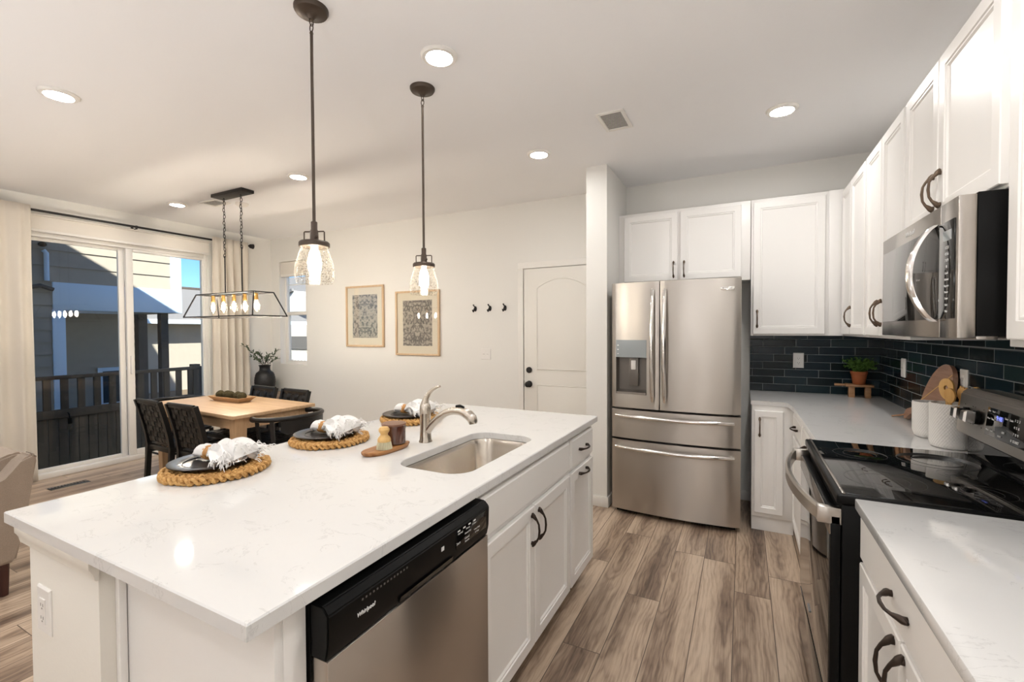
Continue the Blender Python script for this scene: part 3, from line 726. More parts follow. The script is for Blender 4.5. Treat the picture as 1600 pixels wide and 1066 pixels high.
finish('corner_post', B().box(0.541, UPX-0.001, UP-.014, UP, UB, UT, 0.002), M['cab'], t)
t = thing('wall_cabinet', 'white corner cabinet with two narrow doors and one pull, right of the corner', 'cabinet', (0.77, 3.55, UB), group='white wall cabinets')
finish('body', B().box(UPX, XR, 3.195, YB, UB, UT, 0.002), M['cab'], t)
front(t, 'door', '-x', UPX, 3.60, 3.885, UB+.012, UT-.025, P_REC)
d = front(t, 'door', '-x', UPX, 3.212, 3.592, UB+.012, UT-.025, P_REC); pull(d, '-x', UPX-.019, 3.56, 1.49, mat=M['bronze2'])
t = thing('wall_cabinet', 'white two-door cabinet with paired pulls just beyond the microwave', 'cabinet', (0.77, 2.83, UB), group='white wall cabinets')
finish('body', B().box(UPX, XR, 2.472, 3.193, UB, UT, 0.002), M['cab'], t)
d = front(t, 'door', '-x', UPX, 2.872, 3.180, UB+.012, UT-.025, P_REC); pull(d, '-x', UPX-.019, 2.905, 1.49, mat=M['bronze2'])
d = front(t, 'door', '-x', UPX, 2.520, 2.864, UB+.012, UT-.025, P_REC); pull(d, '-x', UPX-.019, 2.835, 1.49, mat=M['bronze2'])
t = thing('wall_cabinet', 'white two-door cabinet directly above the microwave', 'cabinet', (0.77, 2.08, 1.79), group='white wall cabinets')
finish('body', B().box(UPX, XR, 1.672, 2.470, 1.79, UT, 0.002), M['cab'], t)
d = front(t, 'door', '-x', UPX, 2.132, 2.488, 1.80, UT-.025, P_REC); pull(d, '-x', UPX-.019, 2.160, 1.90, mat=M['bronze2'])
d = front(t, 'door', '-x', UPX, 1.690, 2.124, 1.80, UT-.025, P_REC); pull(d, '-x', UPX-.019, 2.096, 1.90, mat=M['bronze2'])
t = thing('wall_cabinet', 'white tall cabinet at right edge, nearer the viewer than the microwave', 'cabinet', (0.77, 1.2, UB), group='white wall cabinets')
finish('body', B().box(UPX, XR, 0.75, 1.670, UB, UT, 0.002), M['cab'], t)
front(t, 'door', '-x', UPX, 1.225, 1.640, UB+.02, UT-.025, P_REC)
front(t, 'door', '-x', UPX, 0.78, 1.215, UB+.02, UT-.025, P_REC)

# ------------------------------------------------------------------ backsplash
struct('wall_tile_back', B().box(0.052, XR-0.01, YB-0.01, YB, ZC+0.001, UB-.001), M['tile_x'])
struct('wall_tile_right', B().box(XR-0.01, XR, 0.75, YB, ZC+0.001, UB+.03), M['tile_y'])
outlet('wall_outlet', 'white outlet in dark tile left of the potted herb', 'outlet', '-y', YB-0.01, 0.388, 1.166, 'outlet', 0.072, 0.117)
outlet('light_switch', 'white switch in dark tile right of the potted herb', 'switch', '-x', XR-0.01, 3.62, 1.166, 'switch', 0.075, 0.117)
outlet('wall_outlet', 'white outlet in dark tile behind the utensils', 'outlet', '-x', XR-0.01, 2.75, 1.166)
outlet('light_switch', 'white double switch plate beside the entry door casing', 'switch', '-y', YB, -2.447, 1.158, 'switch', 0.118, 0.117)

# ------------------------------------------------------------------ base cabinets and worktops along the walls
BX, BY = 0.315, 3.575     # carcass fronts
def base_back():
    t = thing('base_cabinet', 'white base cabinet with raised panel door right of the refrigerator', 'cabinet', (0.2, 3.85, 0))
    b = B(); b.box(0.058, BX-0.001, BY, YB, 0.105, ZC-0.031, 0.002)
    finish('body', b, M['cab'], t)
    finish('toe_kick', B().box(0.060, BX-0.001, BY+0.025, YB-0.02, 0, 0.105), M['cab'], t)
    d = front(t, 'door', '-y', BY, 0.075, 0.248, 0.135, 0.848, P_RAISE); pull(d, '-y', BY-.019, 0.107, 0.735, mat=M['bronze2'])
    t = thing('base_cabinet', 'white base cabinet with drawer seen edge-on beyond the range', 'cabinet', (0.6, 3.0, 0))
    finish('body', B().box(BX, XR-0.001, 2.408, YB-0.001, 0.105, ZC-0.031, 0.002), M['cab'], t)
    finish('toe_kick', B().box(BX+0.03, XR-0.002, 2.408, YB-0.02, 0, 0.105), M['cab'], t)
    for y0, y1 in ((2.42, 2.98), (3.0, 3.48)):
        d = front(t, 'drawer', '-x', BX, y0, y1, 0.735, 0.865, P_SLAB); pull(d, '-x', BX-.019, (y0+y1)/2, 0.80, False)
        front(t, 'door', '-x', BX, y0, y1, 0.125, 0.715, P_RAISE)
    t = thing('base_cabinet', 'white base cabinet with bronze pulls at lower right, nearer than the range', 'cabinet', (0.6, 1.1, 0))
    finish('body', B().box(BX+.01, XR-0.001, 0.2, 1.627, 0.105, ZC-0.031, 0.002), M['cab'], t)
    finish('toe_kick', B().box(BX+0.07, XR-0.002, 0.2, 1.627, 0, 0.105), M['cab'], t)
    d = front(t, 'drawer', '-x', BX+.01, 0.86, 1.622, 0.742, 0.878, P_SLAB); pull(d, '-x', BX-.009, 1.245, 0.808, False, mat=M['bronze'])
    d = front(t, 'door', '-x', BX+.01, 1.247, 1.622, 0.125, 0.732, P_REC); pull(d, '-x', BX-.009, 1.279, 0.655, mat=M['bronze'])
    d = front(t, 'door', '-x', BX+.01, 0.86, 1.239, 0.125, 0.732, P_REC); pull(d, '-x', BX-.009, 1.208, 0.655, mat=M['bronze'])
base_back()
def worktops():
    # L-shaped quartz with eased inner corner
    cx, cy = XR-0.61, YB-0.61
    pts = [(0.052, YB-0.001), (0.052, cy-0.004), (0.24, cy-0.004), (0.262, cy-0.012), (0.275, cy-0.032), (0.2885, 3.40), (cx, 2.407), (XR-0.001, 2.407), (XR-0.001, YB-0.001)]
    b = B(); b.prism(pts, 'z', ZC-0.03, ZC, 0.003)
    single('worktop', b, M['quartz'], 'white quartz corner worktop under the dark tile, beyond the range', 'countertop', (0.5, 3.5, ZC-0.03))
    b = B(); b.box(XR-0.61, XR-0.001, 0.1, 1.629, ZC-0.03, ZC, 0.003)
    single('worktop', b, M['quartz'], 'white quartz worktop at lower right, nearer than the range', 'countertop', (0.6, 1.0, ZC-0.03))
worktops()

# ------------------------------------------------------------------ refrigerator
def fridge():
    t = thing('refrigerator', 'stainless steel french-door refrigerator with ice dispenser and two drawers', 'refrigerator', (-0.454, 3.8, 0))
    x0, x1, yf = -0.8986, -0.0093, 3.455
    finish('cabinet_body', B().box(x0+0.006, x1-0.006, yf+0.075, 4.10, 0.04, 1.745, 0.004), M['dispgrey'], t)
    finish('hinge_cover', B().box(x0+0.03, x1-0.03, yf+0.02, yf+0.14, 1.745, 1.757, 0.003), M['black'], t)
    finish('base_grille', B().box(x0+0.03, x1-0.03, yf+0.03, yf+0.07, 0.012, 0.04), M['black'], t)
    for x in (x0+0.08, x1-0.08):
        for y in (yf+0.12, 4.0): finish('foot', B().cyl((x, y, 0), (x, y, 0.04), 0.02), M['black'], t)
    xm = (x0+x1)/2; half = (x1-x0)/2
    def yy(x): return yf-0.032*(1-((x-xm)/half)**2)
    def bowed(name, a0, a1, z0, z1, parent=t, mat=None, hole=None):
        b = B(); n = 18
        xs = [a0+(a1-a0)*i/n for i in range(n+1)]
        if hole: xs = sorted(set([x for x in xs if abs(x-hole[0]) > .008 and abs(x-hole[1]) > .008]+[hole[0], hole[1]]))
        zs = [z0, z1] if not hole else [z0, hole[2], hole[3], z1]
        e = 0.008
        def yb(x): return yy(x)+ (0.006 if (x < a0+1e-6 or x > a1-1e-6) else 0)
        V = {}
        for x in xs:
            for z in zs: V[(x, z)] = b.bm.verts.new((x, yb(x), z))
        for i in range(len(xs)-1):
            for j in range(len(zs)-1):
                if hole and j == 1 and xs[i] >= hole[0]-1e-6 and xs[i+1] <= hole[1]+1e-6: continue
                b.bm.faces.new((V[(xs[i], zs[j])], V[(xs[i+1], zs[j])], V[(xs[i+1], zs[j+1])], V[(xs[i], zs[j+1])]))
        # sides and back
        W = {}
        for x in (xs[0], xs[-1]):
            for z in (z0, z1): W[(x, z)] = b.bm.verts.new((x, yf+0.066, z))
        for x in (xs[0], xs[-1]):
            b.bm.faces.new([V[(x, z)] for z in zs]+[W[(x, z1)], W[(x, z0)]])
        for z in (z0, z1):
            b.bm.faces.new([V[(x, z)] for x in xs]+[W[(xs[-1], z)], W[(xs[0], z)]])
        return finish(name, b, mat or M['steel'], parent, angle=30)
    def vhandle(parent, x, z0, z1):
        pts, rs = [], []
        for i in range(25):
            s = i/24; z = z0+(z1-z0)*s; y = yy(x)-0.012-0.048*math.sin(PI*s)**0.55
            pts.append((x, y, z)); rs.append(0.0135+0.003*math.sin(PI*s)**.4)
        b = B(); b.tube(pts, rs, 14)
        for z in (z0+0.012, z1-0.012): b.cyl((x, yy(x)+0.0, z), (x, yy(x)-0.02, z), 0.012)
        finish('handle', b, M['chrome'], parent, angle=60)
    def hhandle(parent, z, a0, a1):
        pts, rs = [], []
        for i in range(25):
            s = i/24; x = a0+(a1-a0)*s
            pts.append((x, yy(x)-0.012-0.042*math.sin(PI*s)**0.5, z)); rs.append(0.0125+0.004*math.sin(PI*s)**.4)
        b = B(); b.tube(pts, rs, 14)
        for x in (a0+0.012, a1-0.012): b.cyl((x, yy(x), z), (x, yy(x)-0.02, z), 0.012)
        finish('handle', b, M['chrome'], parent, angle=60)
    hx0, hx1, hz0, hz1 = -0.866, -0.634, 0.925, 1.335
    L = bowed('door', x0, -0.545, 0.822, 1.766, hole=(hx0, hx1, hz0, hz1))
    vhandle(L, -0.588, 0.885, 1.70)
    R = bowed('door', -0.538, x1, 0.822, 1.766)
    vhandle(R, -0.503, 0.885, 1.70)
    # dispenser recess
    b = B(); yo = yy(hx0)+.001; yi = yf+0.05
    y2 = yy(hx1)+.001
    q = [(hx0, yo, hz0), (hx1, y2, hz0), (hx1, y2, hz1), (hx0, yo, hz1)]; iq = [(hx0+.012, yi, hz0+.03), (hx1-.012, yi, hz0+.03), (hx1-.012, yi, hz1-.14), (hx0+.012, yi, hz1-.14)]
    A = [b.bm.verts.new(p) for p in q]; C = [b.bm.verts.new(p) for p in iq]
    for i in range(4): b.bm.faces.new((A[i], A[(i+1) % 4], C[(i+1) % 4], C[i]))
    b.bm.faces.new(C); finish('dispenser_recess', b, M['dispgrey'], L, fix=True, angle=20)
    b = B(); b.prism([(hx0, yo-.004), (hx1, y2-.006), (hx1, yi), (hx0, yi)], 'z', 1.203, hz1, 0.002)
    s_ = finish('dispenser_panel', b, M['dispglass'], L, angle=20)
    finish('drip_tray', B().prism([(hx0+.004, yo-.006), (hx1-.004, y2-.006), (hx1-.004, yi), (hx0+.004, yi)], 'z', hz0, hz0+.016, 0.002), M['steel_d'], L, angle=20)
    finish('paddle', B().box(-0.772, -0.702, yf+0.015, yf+0.03, 0.985, 1.205, 0.004), M['dispgrey'], L)
    finish('ice_chute', B().box(-0.755, -0.720, yf+0.005, yf+0.035, 1.11, 1.18, 0.004), M['plate_plastic'], L)
    mk = B()
    for x in (-0.85, -0.66):
        for z in (1.23, 1.262, 1.294): mk.box(x-.006, x+.006, yo-.007, yo-.0055 if x < -.8 else yo-.004, z-.0035, z+.0035)
    for i in range(3): mk.box(-0.79+i*.03, -0.778+i*.03, yy(-.77)+.0035, yy(-.77)+.006, 1.212, 1.218)
    finish('panel_icons', mk, M['print'], L)
    bd = finish('badge', B().box(-0.142, -0.052, yy(-.1)-.004, yy(-.1)+.006, 1.682, 1.704, 0.001), M['chrome'], R)
    lettering('badge_lettering', 'FRIGIDAIRE', 0.0125, M['dispgrey'], bd, (-0.097, yy(-.1)-.0045, 1.696), (1, 0, 0), (0, 0, 1))
    lettering('badge_lettering', 'GALLERY', 0.007, M['dispgrey'], bd, (-0.097, yy(-.1)-.0045, 1.687), (1, 0, 0), (0, 0, 1))
    D1 = bowed('drawer', x0, x1, 0.590, 0.806); hhandle(D1, 0.762, -0.862, -0.052)
    D2 = bowed('drawer', x0, x1, 0.040, 0.574); hhandle(D2, 0.523, -0.862, -0.052)
fridge()

# ------------------------------------------------------------------ range
def cooker():
    y0, y1 = 1.635, 2.403; ym = (y0+y1)/2
    t = thing('range', 'black and stainless electric range with glass cooktop and curved oven handle', 'range', (0.55, ym, 0))
    finish('body', B().box(0.266, 0.86, y0, y1, 0.02, 0.888, 0.003), M['black'], t)
    for x in (0.33, 0.8):
        for y in (y0+0.06, y1-0.06): finish('foot', B().cyl((x, y, 0), (x, y, 0.025), 0.018), M['black'], t)
    b = B(); b.box(0.252, 0.79, y0-0.001, y1+0.001, 0.888, 0.918, 0.006, 3)
    tr = finish('cooktop_rim', b, M['black'], t)
    finish('glass_top', B().box(0.272, 0.775, y0+0.016, y1-0.016, 0.914, 0.9205, 0.001), M['blackgloss'], tr)
    finish('front_trim', B().box(0.266, 0.275, y0+0.01, y1-0.01, 0.9175, 0.9215, 0.001), M['steel_d'], tr)
    b = B()
    for cx, cy, r in ((0.41, y0+0.21, 0.105), (0.41, y1-0.21, 0.085), (0.64, y0+0.20, 0.075), (0.64, y1-0.21, 0.115), (0.64, ym, 0.05)):
        for rr in (r, r*0.62):
            b.tube([(cx+rr*math.cos(a*PI/24), cy+rr*math.sin(a*PI/24), 0.9204) for a in range(48)], 0.0006, 4, closed=True)
    finish('burner_rings', b, M['ringmark'], tr)
    d = finish('oven_door', B().box(0.238, 0.264, y0+0.004, y1-0.004, 0.262, 0.850, 0.003), M['black'], t)
    finish('door_glass', B().box(0.2355, 0.239, y0+0.012, y1-0.012, 0.272, 0.790, 0.001), M['ovenglass'], d)
    finish('door_trim', B().box(0.2345, 0.240, y0+0.005, y1-0.005, 0.792, 0.850, 0.002), M['steel_d'], d)
    pts, n = [], 28
    b = B(); R = []
    for i in range(n+1):
        s = i/n; y = y0+0.02+(y1-y0-0.04)*s; x = 0.212-0.052*math.sin(PI*s)**0.8
        pts.append((x, y))
    for x, y in pts:
        R.append([b.bm.verts.new((x+a, y, 0.850+c)) for a, c in ((-.008, -.020), (.008, -.024), (.008, .020), (-.002, .022), (-.008, .016))])
    for A, C in zip(R, R[1:]):
        for i in range(5): b.bm.faces.new((A[i], A[(i+1) % 5], C[(i+1) % 5], C[i]))
    b.bm.faces.new(R[0]); b.bm.faces.new(R[-1][::-1])
    for y in (y0+0.004, y1-0.032): b.box(0.204, 0.2665, y, y+0.028, 0.824, 0.874, 0.003)
    finish('handle', b, M['steel'], d, angle=30)
    dr = finish('storage_drawer', B().box(0.240, 0.264, y0+0.004, y1-0.004, 0.05, 0.250, 0.003), M['black'], t)
    finish('drawer_front', B().box(0.2365, 0.241, y0+0.006, y1-0.006, 0.054, 0.248, 0.001), M['ovenglass'], dr)
    lettering('lettering', 'Whirlpool', 0.013, M['printdim'], d, (0.2352, y1-0.30, 0.31), (0, -1, 0), (0, 0, 1), shear=0.25)
    # backguard
    b = B(); b.prism([(0.79, 0.90), (0.86, 0.90), (0.86, 1.02), (0.79, 0.99)], 'y', y0+0.01, y1-0.01, 0.003)
    finish('rear_riser', b, M['blackgloss'], t)
    b = B(); b.prism([(0.757, 1.008), (0.772, 1.160), (0.795, 1.178), (0.885, 1.172), (0.885, 0.95), (0.83, 0.98)], 'y', y0, y1, 0.005)
    g = finish('control_panel', b, M['steel'], t, angle=40)
    sl = (Vector((0.772, 0, 1.160))-Vector((0.757, 0, 1.008))).normalized(); nn = Vector((-sl.z, 0, sl.x))
    def on(y, s, h=0.0): return Vector((0.757, y, 1.008))+sl*s+nn*h
    b = B(); b.panel(on(2.165, 0.032, -0.001), (0, -1, 0), sl, nn, 0.33, 0.098, [(0, 0), (0, 0.003), (0.002, 0.004)])
    dp = finish('display', b, M['blackgloss'], g)
    lettering('display_digits', '9:48', 0.022, M['blueglow'], dp, on(2.075, 0.10, 0.0045), (0, -1, 0), sl)
    for nm, y, s, sz in (('Bake', 2.145, .118, .008), ('Broil', 2.115, .118, .008), ('Warm', 2.145, .092, .008), ('Keep', 2.115, .092, .008), ('Clean', 2.145, .052, .008), ('Lock', 2.115, .052, .008), ('Timer', 2.03, .108, .009), ('Cook', 2.0, .108, .009), ('1  2  3', 1.965, .112, .012), ('4  5  6', 1.965, .09, .012), ('7  8  9', 1.965, .068, .012), ('0  START', 1.965, .046, .012), ('OFF', 2.04, .06, .010), ('LIGHT', 2.06, .044, .008)):
        lettering('key_lettering', nm, sz, M['print'], dp, on(y, s, 0.0045), (0, -1, 0), sl)
    for y in (2.318, 2.232, 1.78, 1.70):
        k = B(); c = on(y, 0.078, 0.001)
        k.tube([c, c+nn*0.012], [0.026, 0.025], 20); k.tube([c+nn*0.011, c+nn*0.016], [0.016, 0.016], 16)
        kb = finish('knob', k, M['black'], g)
        q = B(); q.panel(c+nn*0.014-Vector((0, -0.019, 0))-sl*0.021, (0, -1, 0), sl, nn, 0.038, 0.042, [(0, 0), (0.001, 0.024), (0.005, 0.031)])
        finish('knob_grip', q, M['chrome'], kb, angle=25)
    lb = B()
    for y in (2.35, 2.285, 2.2, 2.265): 
        for s in (0.045, 0.11): lb.panel(on(y, s, 0.0005), (0, -1, 0), sl, nn, 0.006, 0.004, [(0, 0), (0, .0006)])
    finish('knob_marks', lb, M['slot'], g)
cooker()

# ------------------------------------------------------------------ microwave
def microwave():
    y0, y1, z0, z1 = 1.690, 2.452, 1.384, 1.782; xf = 0.532
    t = thing('microwave', 'stainless over-the-range microwave with dark glass and bowed handle', 'microwave', (0.72, (y0+y1)/2, z0))
    finish('case', B().box(0.572, XR-.012, y0, y1, z0+0.006, z1+.004, 0.002), M['black'], t)
    b = B(); ys = 1.818
    d = finish('door', B().box(xf, 0.571, ys+0.0015, y1, z0, z1, 0.003), M['steel_mw'], t)
    c = finish('control_side', B().box(xf, 0.571, y0, ys-0.0015, z0, z1, 0.003), M['steel_mw'], t)
    finish('door_window', B().box(xf-0.003, xf+0.002, ys+0.0015, y1-0.022, z0+0.056, z1-0.058, 0.0008), M['mwglass'], d)
    k = finish('keypad', B().box(xf-0.003, xf+0.002, y0+0.018, ys-0.0015, z0+0.056, z1-0.058, 0.0008), M['blackgloss'], c)
    finish('clock_display', B().box(xf-0.0036, xf-0.003, y0+0.036, ys-0.03, z1-0.115, z1-0.085), M['dispglass'], k)
    keys = ['1 2 3', '4 5 6', '7 8 9', '0', 'Cook', 'Defrost', 'Popcorn', 'Power', 'Timer', 'Start', 'Stop']
    for i, s in enumerate(keys):
        lettering('key_lettering', s, 0.0125 if i < 4 else 0.0095, M['print'], k, (xf-0.0034, (y0+ys)/2+0.004, z1-0.135-i*0.0185), (0, -1, 0), (0, 0, 1))
    lettering('lettering', 'Whirlpool', 0.023, M['print'], d, (xf-0.0004, 2.105, z1-0.030), (0, -1, 0), (0, 0, 1), shear=0.25)
    pts, rs, n = [], [], 24
    zc, hh = (z0+z1)/2-0.002, 0.148
    bb = B(); R = []
    for i in range(n+1):
        s = -1+2*i/n; z = zc+hh*s; x = xf-0.006-0.060*(1-s*s)**0.8
        nx = Vector((-1, 0, -0.0)); w = 0.013
        R.append([bb.bm.verts.new((x+a, ys+0.030+c, z)) for a, c in ((0.006, -w), (-0.004, -w*0.8), (-0.009, 0), (-0.004, w*0.8), (0.006, w), (0.009, 0))])
    for A, C in zip(R, R[1:]):
        for i in range(6): bb.bm.faces.new((A[i], A[(i+1) % 6], C[(i+1) % 6], C[i]))
    bb.bm.faces.new(R[0]); bb.bm.faces.new(R[-1][::-1])
    finish('handle', bb, M['chrome'], d, angle=50)
    u = B(); u.box(0.60, 0.88, y0+0.05, y1-0.05, z0-0.006, z0+0.006, 0.002)
    finish('grease_filter', u, M['steel_d'], t)
    finish('vent_lip', B().box(0.575, 0.62, y0+0.01, y1-0.01, z0-0.004, z0+0.008, 0.002), M['steel'], t)
microwave()

# ------------------------------------------------------------------ island
FX = -0.775        # carcass front of the island
SX0, SX1, SY0, SY1 = -1.165, -0.850, 1.288, 1.915      # sink opening
def rrect(x0, x1, y0, y1, r, n=8):
    p = []
    for cx, cy, a0 in ((x1-r, y1-r, 0), (x0+r, y1-r, PI/2), (x0+r, y0+r, PI), (x1-r, y0+r, 1.5*PI)):
        for i in range(n+1):
            a = a0+PI/2*i/n; p.append((cx+r*math.cos(a), cy+r*math.sin(a)))
    return p
def island():
    # worktop with a rounded sink cut-out
    b = B(); bm = b.bm
    inner = rrect(SX0, SX1, SY0, SY1, 0.085, 8); N = len(inner)
    def outer_pt(p):
        cx, cy = (SX0+SX1)/2, (SY0+SY1)/2; dx, dy = p[0]-cx, p[1]-cy
        hx = (IX1-cx) if dx > 0 else (cx-IX0); hy = (IY1-cy) if dy > 0 else (cy-IY0)
        s = 1/max(abs(dx)/hx, abs(dy)/hy, 1e-9); return (cx+dx*s, cy+dy*s)
    out = [outer_pt(p) for p in inner]
    for c in ((IX0, IY0), (IX1, IY0), (IX1, IY1), (IX0, IY1)):
        i = min(range(N), key=lambda k: (out[k][0]-c[0])**2+(out[k][1]-c[1])**2); out[i] = c
    def ring(pts, z): return [bm.verts.new((x, y, z)) for x, y in pts]
    e = 0.003
    def ins(p): return (min(max(p[0], IX0+e), IX1-e), min(max(p[1], IY0+e), IY1-e))
    def cw(p):
        cx, cy = (SX0+SX1)/2, (SY0+SY1)/2; d = math.hypot(p[0]-cx, p[1]-cy); s = (d-e)/d; return p
    rings = [ring(inner, ZC-0.03), ring(inner, ZC-e), ring([(p[0]+(p[0]-(SX0+SX1)/2)*0.012, p[1]+(p[1]-(SY0+SY1)/2)*0.008) for p in inner], ZC), ring([ins(p) for p in out], ZC), ring(out, ZC-e), ring(out, ZC-0.03)]
    rings.append(rings[0])
    for A, C in zip(rings, rings[1:]):
        for i in range(N): bm.faces.new((A[i], A[(i+1) % N], C[(i+1) % N], C[i]))
    single('worktop', b, M['quartz'], 'large white quartz island worktop with undermount sink cut-out', 'countertop', (-1.29, 1.5, ZC-0.03), angle=25)
    zu = ZC-0.03
    # knee wall post at the near end
    t = thing('knee_wall', 'cream painted half wall with cap trim carrying the seating side of the island', 'half wall', (-1.54, 1.5, 0))
    b = B(); b.box(-1.735, -1.338, 0.490, 0.66, 0, zu-0.001, 0.002); b.box(-1.44, -1.338, 0.66, 2.35, 0, zu-0.001, 0.002); b.box(-1.735, -1.338, 2.35, 2.50, 0, zu-0.001, 0.002)
    finish('wall_post', b, M['pony'], t)
    finish('cap_trim', B().prism([(0.470, zu-0.001), (0.470, zu-0.018), (0.478, zu-0.030), (0.481, zu-0.048), (0.489, zu-0.05), (0.489, zu-0.001)], 'x', -1.768, -1.330, 0.001), M['pony'], t)
    finish('cap_trim', B().box(-1.762, -1.737, 0.489, 0.70, zu-0.05, zu-0.001, 0.004), M['pony'], t)
    finish('scribe_trim', B().box(-1.337, -1.318, 0.520, 0.536, 0, zu-0.001, 0.002), M['cab'], t)
    outlet('wall_outlet', 'white outlet on the near end of the island half wall', 'outlet', '-y', 0.490, -1.635, 0.680, w=0.078, h=0.122)
    # cabinets
    t = thing('island_cabinet', 'white end panel and filler at the near end of the island', 'cabinet', (-1.05, 0.56, 0), group='white island cabinets')
    finish('end_panel', B().box(-1.337, FX, 0.537, 0.556, 0, zu-0.001, 0.001), M['cab'], t)
    finish('filler', B().box(FX-0.02, FX, 0.556, 0.606, 0.0, zu-0.001, 0.001), M['cab'], t)
    t = thing('island_cabinet', 'white sink base cabinet with false drawer front and two doors', 'cabinet', (-1.0, 1.69, 0), group='white island cabinets')
    b = B(); b.box(-1.335, FX, 1.248, 1.266, 0.1, zu-0.001); b.box(-1.335, FX, 2.094, 2.112, 0.1, zu-0.001); b.box(-1.335, FX, 1.266, 2.094, 0.1, 0.118)
    b.box(FX-0.019, FX, 1.266, 1.30, 0.118, zu-0.001); b.box(FX-0.019, FX, 2.06, 2.094, 0.118, zu-0.001); b.box(FX-0.019, FX, 1.30, 2.06, zu-0.034, zu-0.001); b.box(FX-0.019, FX, 1.30, 2.06, 0.69, 0.73); b.box(FX-0.019, FX, 1.30, 2.06, 0.118, 0.14)
    finish('body', b, M['cab'], t)
    finish('toe_kick', B().box(FX-0.09, FX-0.075, 1.25, 2.11, 0, 0.1), M['cab'], t)
    front(t, 'false_drawer_front', '+x', FX, 1.262, 2.104, 0.716, 0.862, P_SLAB)
    d = front(t, 'door', '+x', FX, 1.262, 1.678, 0.118, 0.694, P_REC); pull(d, '+x', FX+.019, 1.648, 0.606)
    d = front(t, 'door', '+x', FX, 1.684, 2.104, 0.118, 0.694, P_REC); pull(d, '+x', FX+.019, 1.716, 0.606)
    t = thing('island_cabinet', 'narrow white island cabinet with one drawer at the far end', 'cabinet', (-1.0, 2.3, 0), group='white island cabinets')
    finish('body', B().box(-1.335, FX, 2.113, 2.500, 0.1, zu-0.001, 0.001), M['cab'], t)
    finish('toe_kick', B().box(-1.3, FX-0.075, 2.113, 2.49, 0, 0.1), M['cab'], t)
    d = front(t, 'drawer', '+x', FX, 2.126, 2.488, 0.716, 0.862, P_SLAB); pull(d, '+x', FX+.019, 2.30, 0.792, False)
    d = front(t, 'door', '+x', FX, 2.126, 2.488, 0.118, 0.694, P_REC); pull(d, '+x', FX+.019, 2.30, 0.665, False)
    # dishwasher
    t = thing('dishwasher', 'stainless dishwasher with black control panel built into the island', 'dishwasher', (-1.0, 0.93, 0))
    y0, y1 = 0.610, 1.246
    finish('tub', B().box(-1.31, FX+0.0, y0+0.004, y1-0.004, 0.1, 0.868), M['black'], t)
    finish('toe_panel', B().box(FX-0.08, FX-0.065, y0+0.004, y1-0.004, 0.0, 0.1), M['black'], t)
    d = finish('door', B().box(FX+0.004, -0.724, y0+0.004, y1-0.004, 0.11, 0.758, 0.003), M['steel_dw'], t)
    finish('door_liner', B().box(FX-0.004, FX+0.006, y0, y1, 0.1, 0.868), M['black'], t)
    b = B(); P = [(FX+0.004, 0.868), (-0.735, 0.868), (-0.719, 0.852), (-0.721, 0.79), (-0.728, 0.759), (FX+0.004, 0.757)]
    b.prism(P, 'y', y0+0.002, y1-0.002, 0.003)
    # vent pocket handle
    c = finish('control_panel', b, M['black'], t, angle=30)
    finish('pocket_grip', B().prism([(-0.729, 0.772), (-0.717, 0.782), (-0.722, 0.765)], 'y', 0.82, 1.04, 0.001), M['blackgloss'], c)
    xg = -0.7191
    finish('button_strip', B().box(xg-0.004, xg+0.0012, 1.055, 1.222, 0.792, 0.846, 0.001), M['blackgloss'], c)
    sl = Vector((0.002, 0, 0.062)).normalized()
    lettering('lettering', 'Whirlpool', 0.0125, M['print'], c, (xg+0.0, 0.712, 0.812), (0, 1, 0), sl, 0.001, 0.25)
    for s, y, z, sz in (('Normal', 1.075, .832, .008), ('Heavy', 1.115, .832, .008), ('1-Hour', 1.150, .832, .008), ('Heated Dry', 1.115, .820, .007), ('Start', 1.065, .806, .010), ('Cancel', 1.110, .806, .009), ('Resume', 1.110, .797, .007), ('4 Hour Delay', 1.165, .812, .006), ('Hi Temp', 1.165, .802, .006)):
        lettering('key_lettering', s, sz, M['print'], c, (xg+0.0016, y, z), (0, 1, 0), sl, 0.0002)
    ic = B()
    for i, y in enumerate((1.062, 1.09, 1.118, 1.146)): ic.box(xg+.001, xg+.0017, y, y+.012, .838, .842)
    finish('indicator_marks', ic, M['print'], c)
    ic = B(); ic.box(xg+.0, xg+.0009, 0.985, 0.997, 0.817, 0.828); finish('start_key', ic, M['print'], c)
    vt = B()
    for i in range(14): vt.box(xg-0.001, xg+0.0008, 0.70+i*0.011, 0.7045+i*0.011, 0.838, 0.842)
    finish('vent_slots', vt, M['slot'], c)
    # sink
    t = thing('sink', 'undermount stainless steel single bowl sink in the island', 'sink', ((SX0+SX1)/2, (SY0+SY1)/2, 0.68))
    b = B(); zt = zu-0.0015
    R = [(rrect(SX0-0.02, SX1+0.02, SY0-0.02, SY1+0.02, 0.10), zt), (rrect(SX0+0.004, SX1-0.004, SY0+0.004, SY1-0.004, 0.082), zt), (rrect(SX0+0.012, SX1-0.012, SY0+0.012, SY1-0.012, 0.08), zt-0.02),
         (rrect(SX0+0.016, SX1-0.016, SY0+0.016, SY1-0.016, 0.08), 0.72), (rrect(SX0+0.03, SX1-0.03, SY0+0.03, SY1-0.03, 0.07), 0.695), (rrect(SX0+0.06, SX1-0.06, SY0+0.06, SY1-0.06, 0.05), 0.688)]
    rings = [[b.bm.verts.new((x, y, z)) for x, y in pts] for pts, z in R]
    n = len(rings[0])
    for A, C in zip(rings, rings[1:]):
        for i in range(n): b.bm.faces.new((A[i], A[(i+1) % n], C[(i+1) % n], C[i]))
    b.bm.faces.new(rings[-1])
    bowl = finish('bowl', b, M['sinksteel'], t, fix=True, angle=40)
    finish('drain', B().lathe([(0.045, 0.0), (0.043, 0.004), (0.03, 0.002), (0.004, 0.002)], ((SX0+SX1)/2, (SY0+SY1)/2, 0.6885), 24), M['chrome'], t)
island()
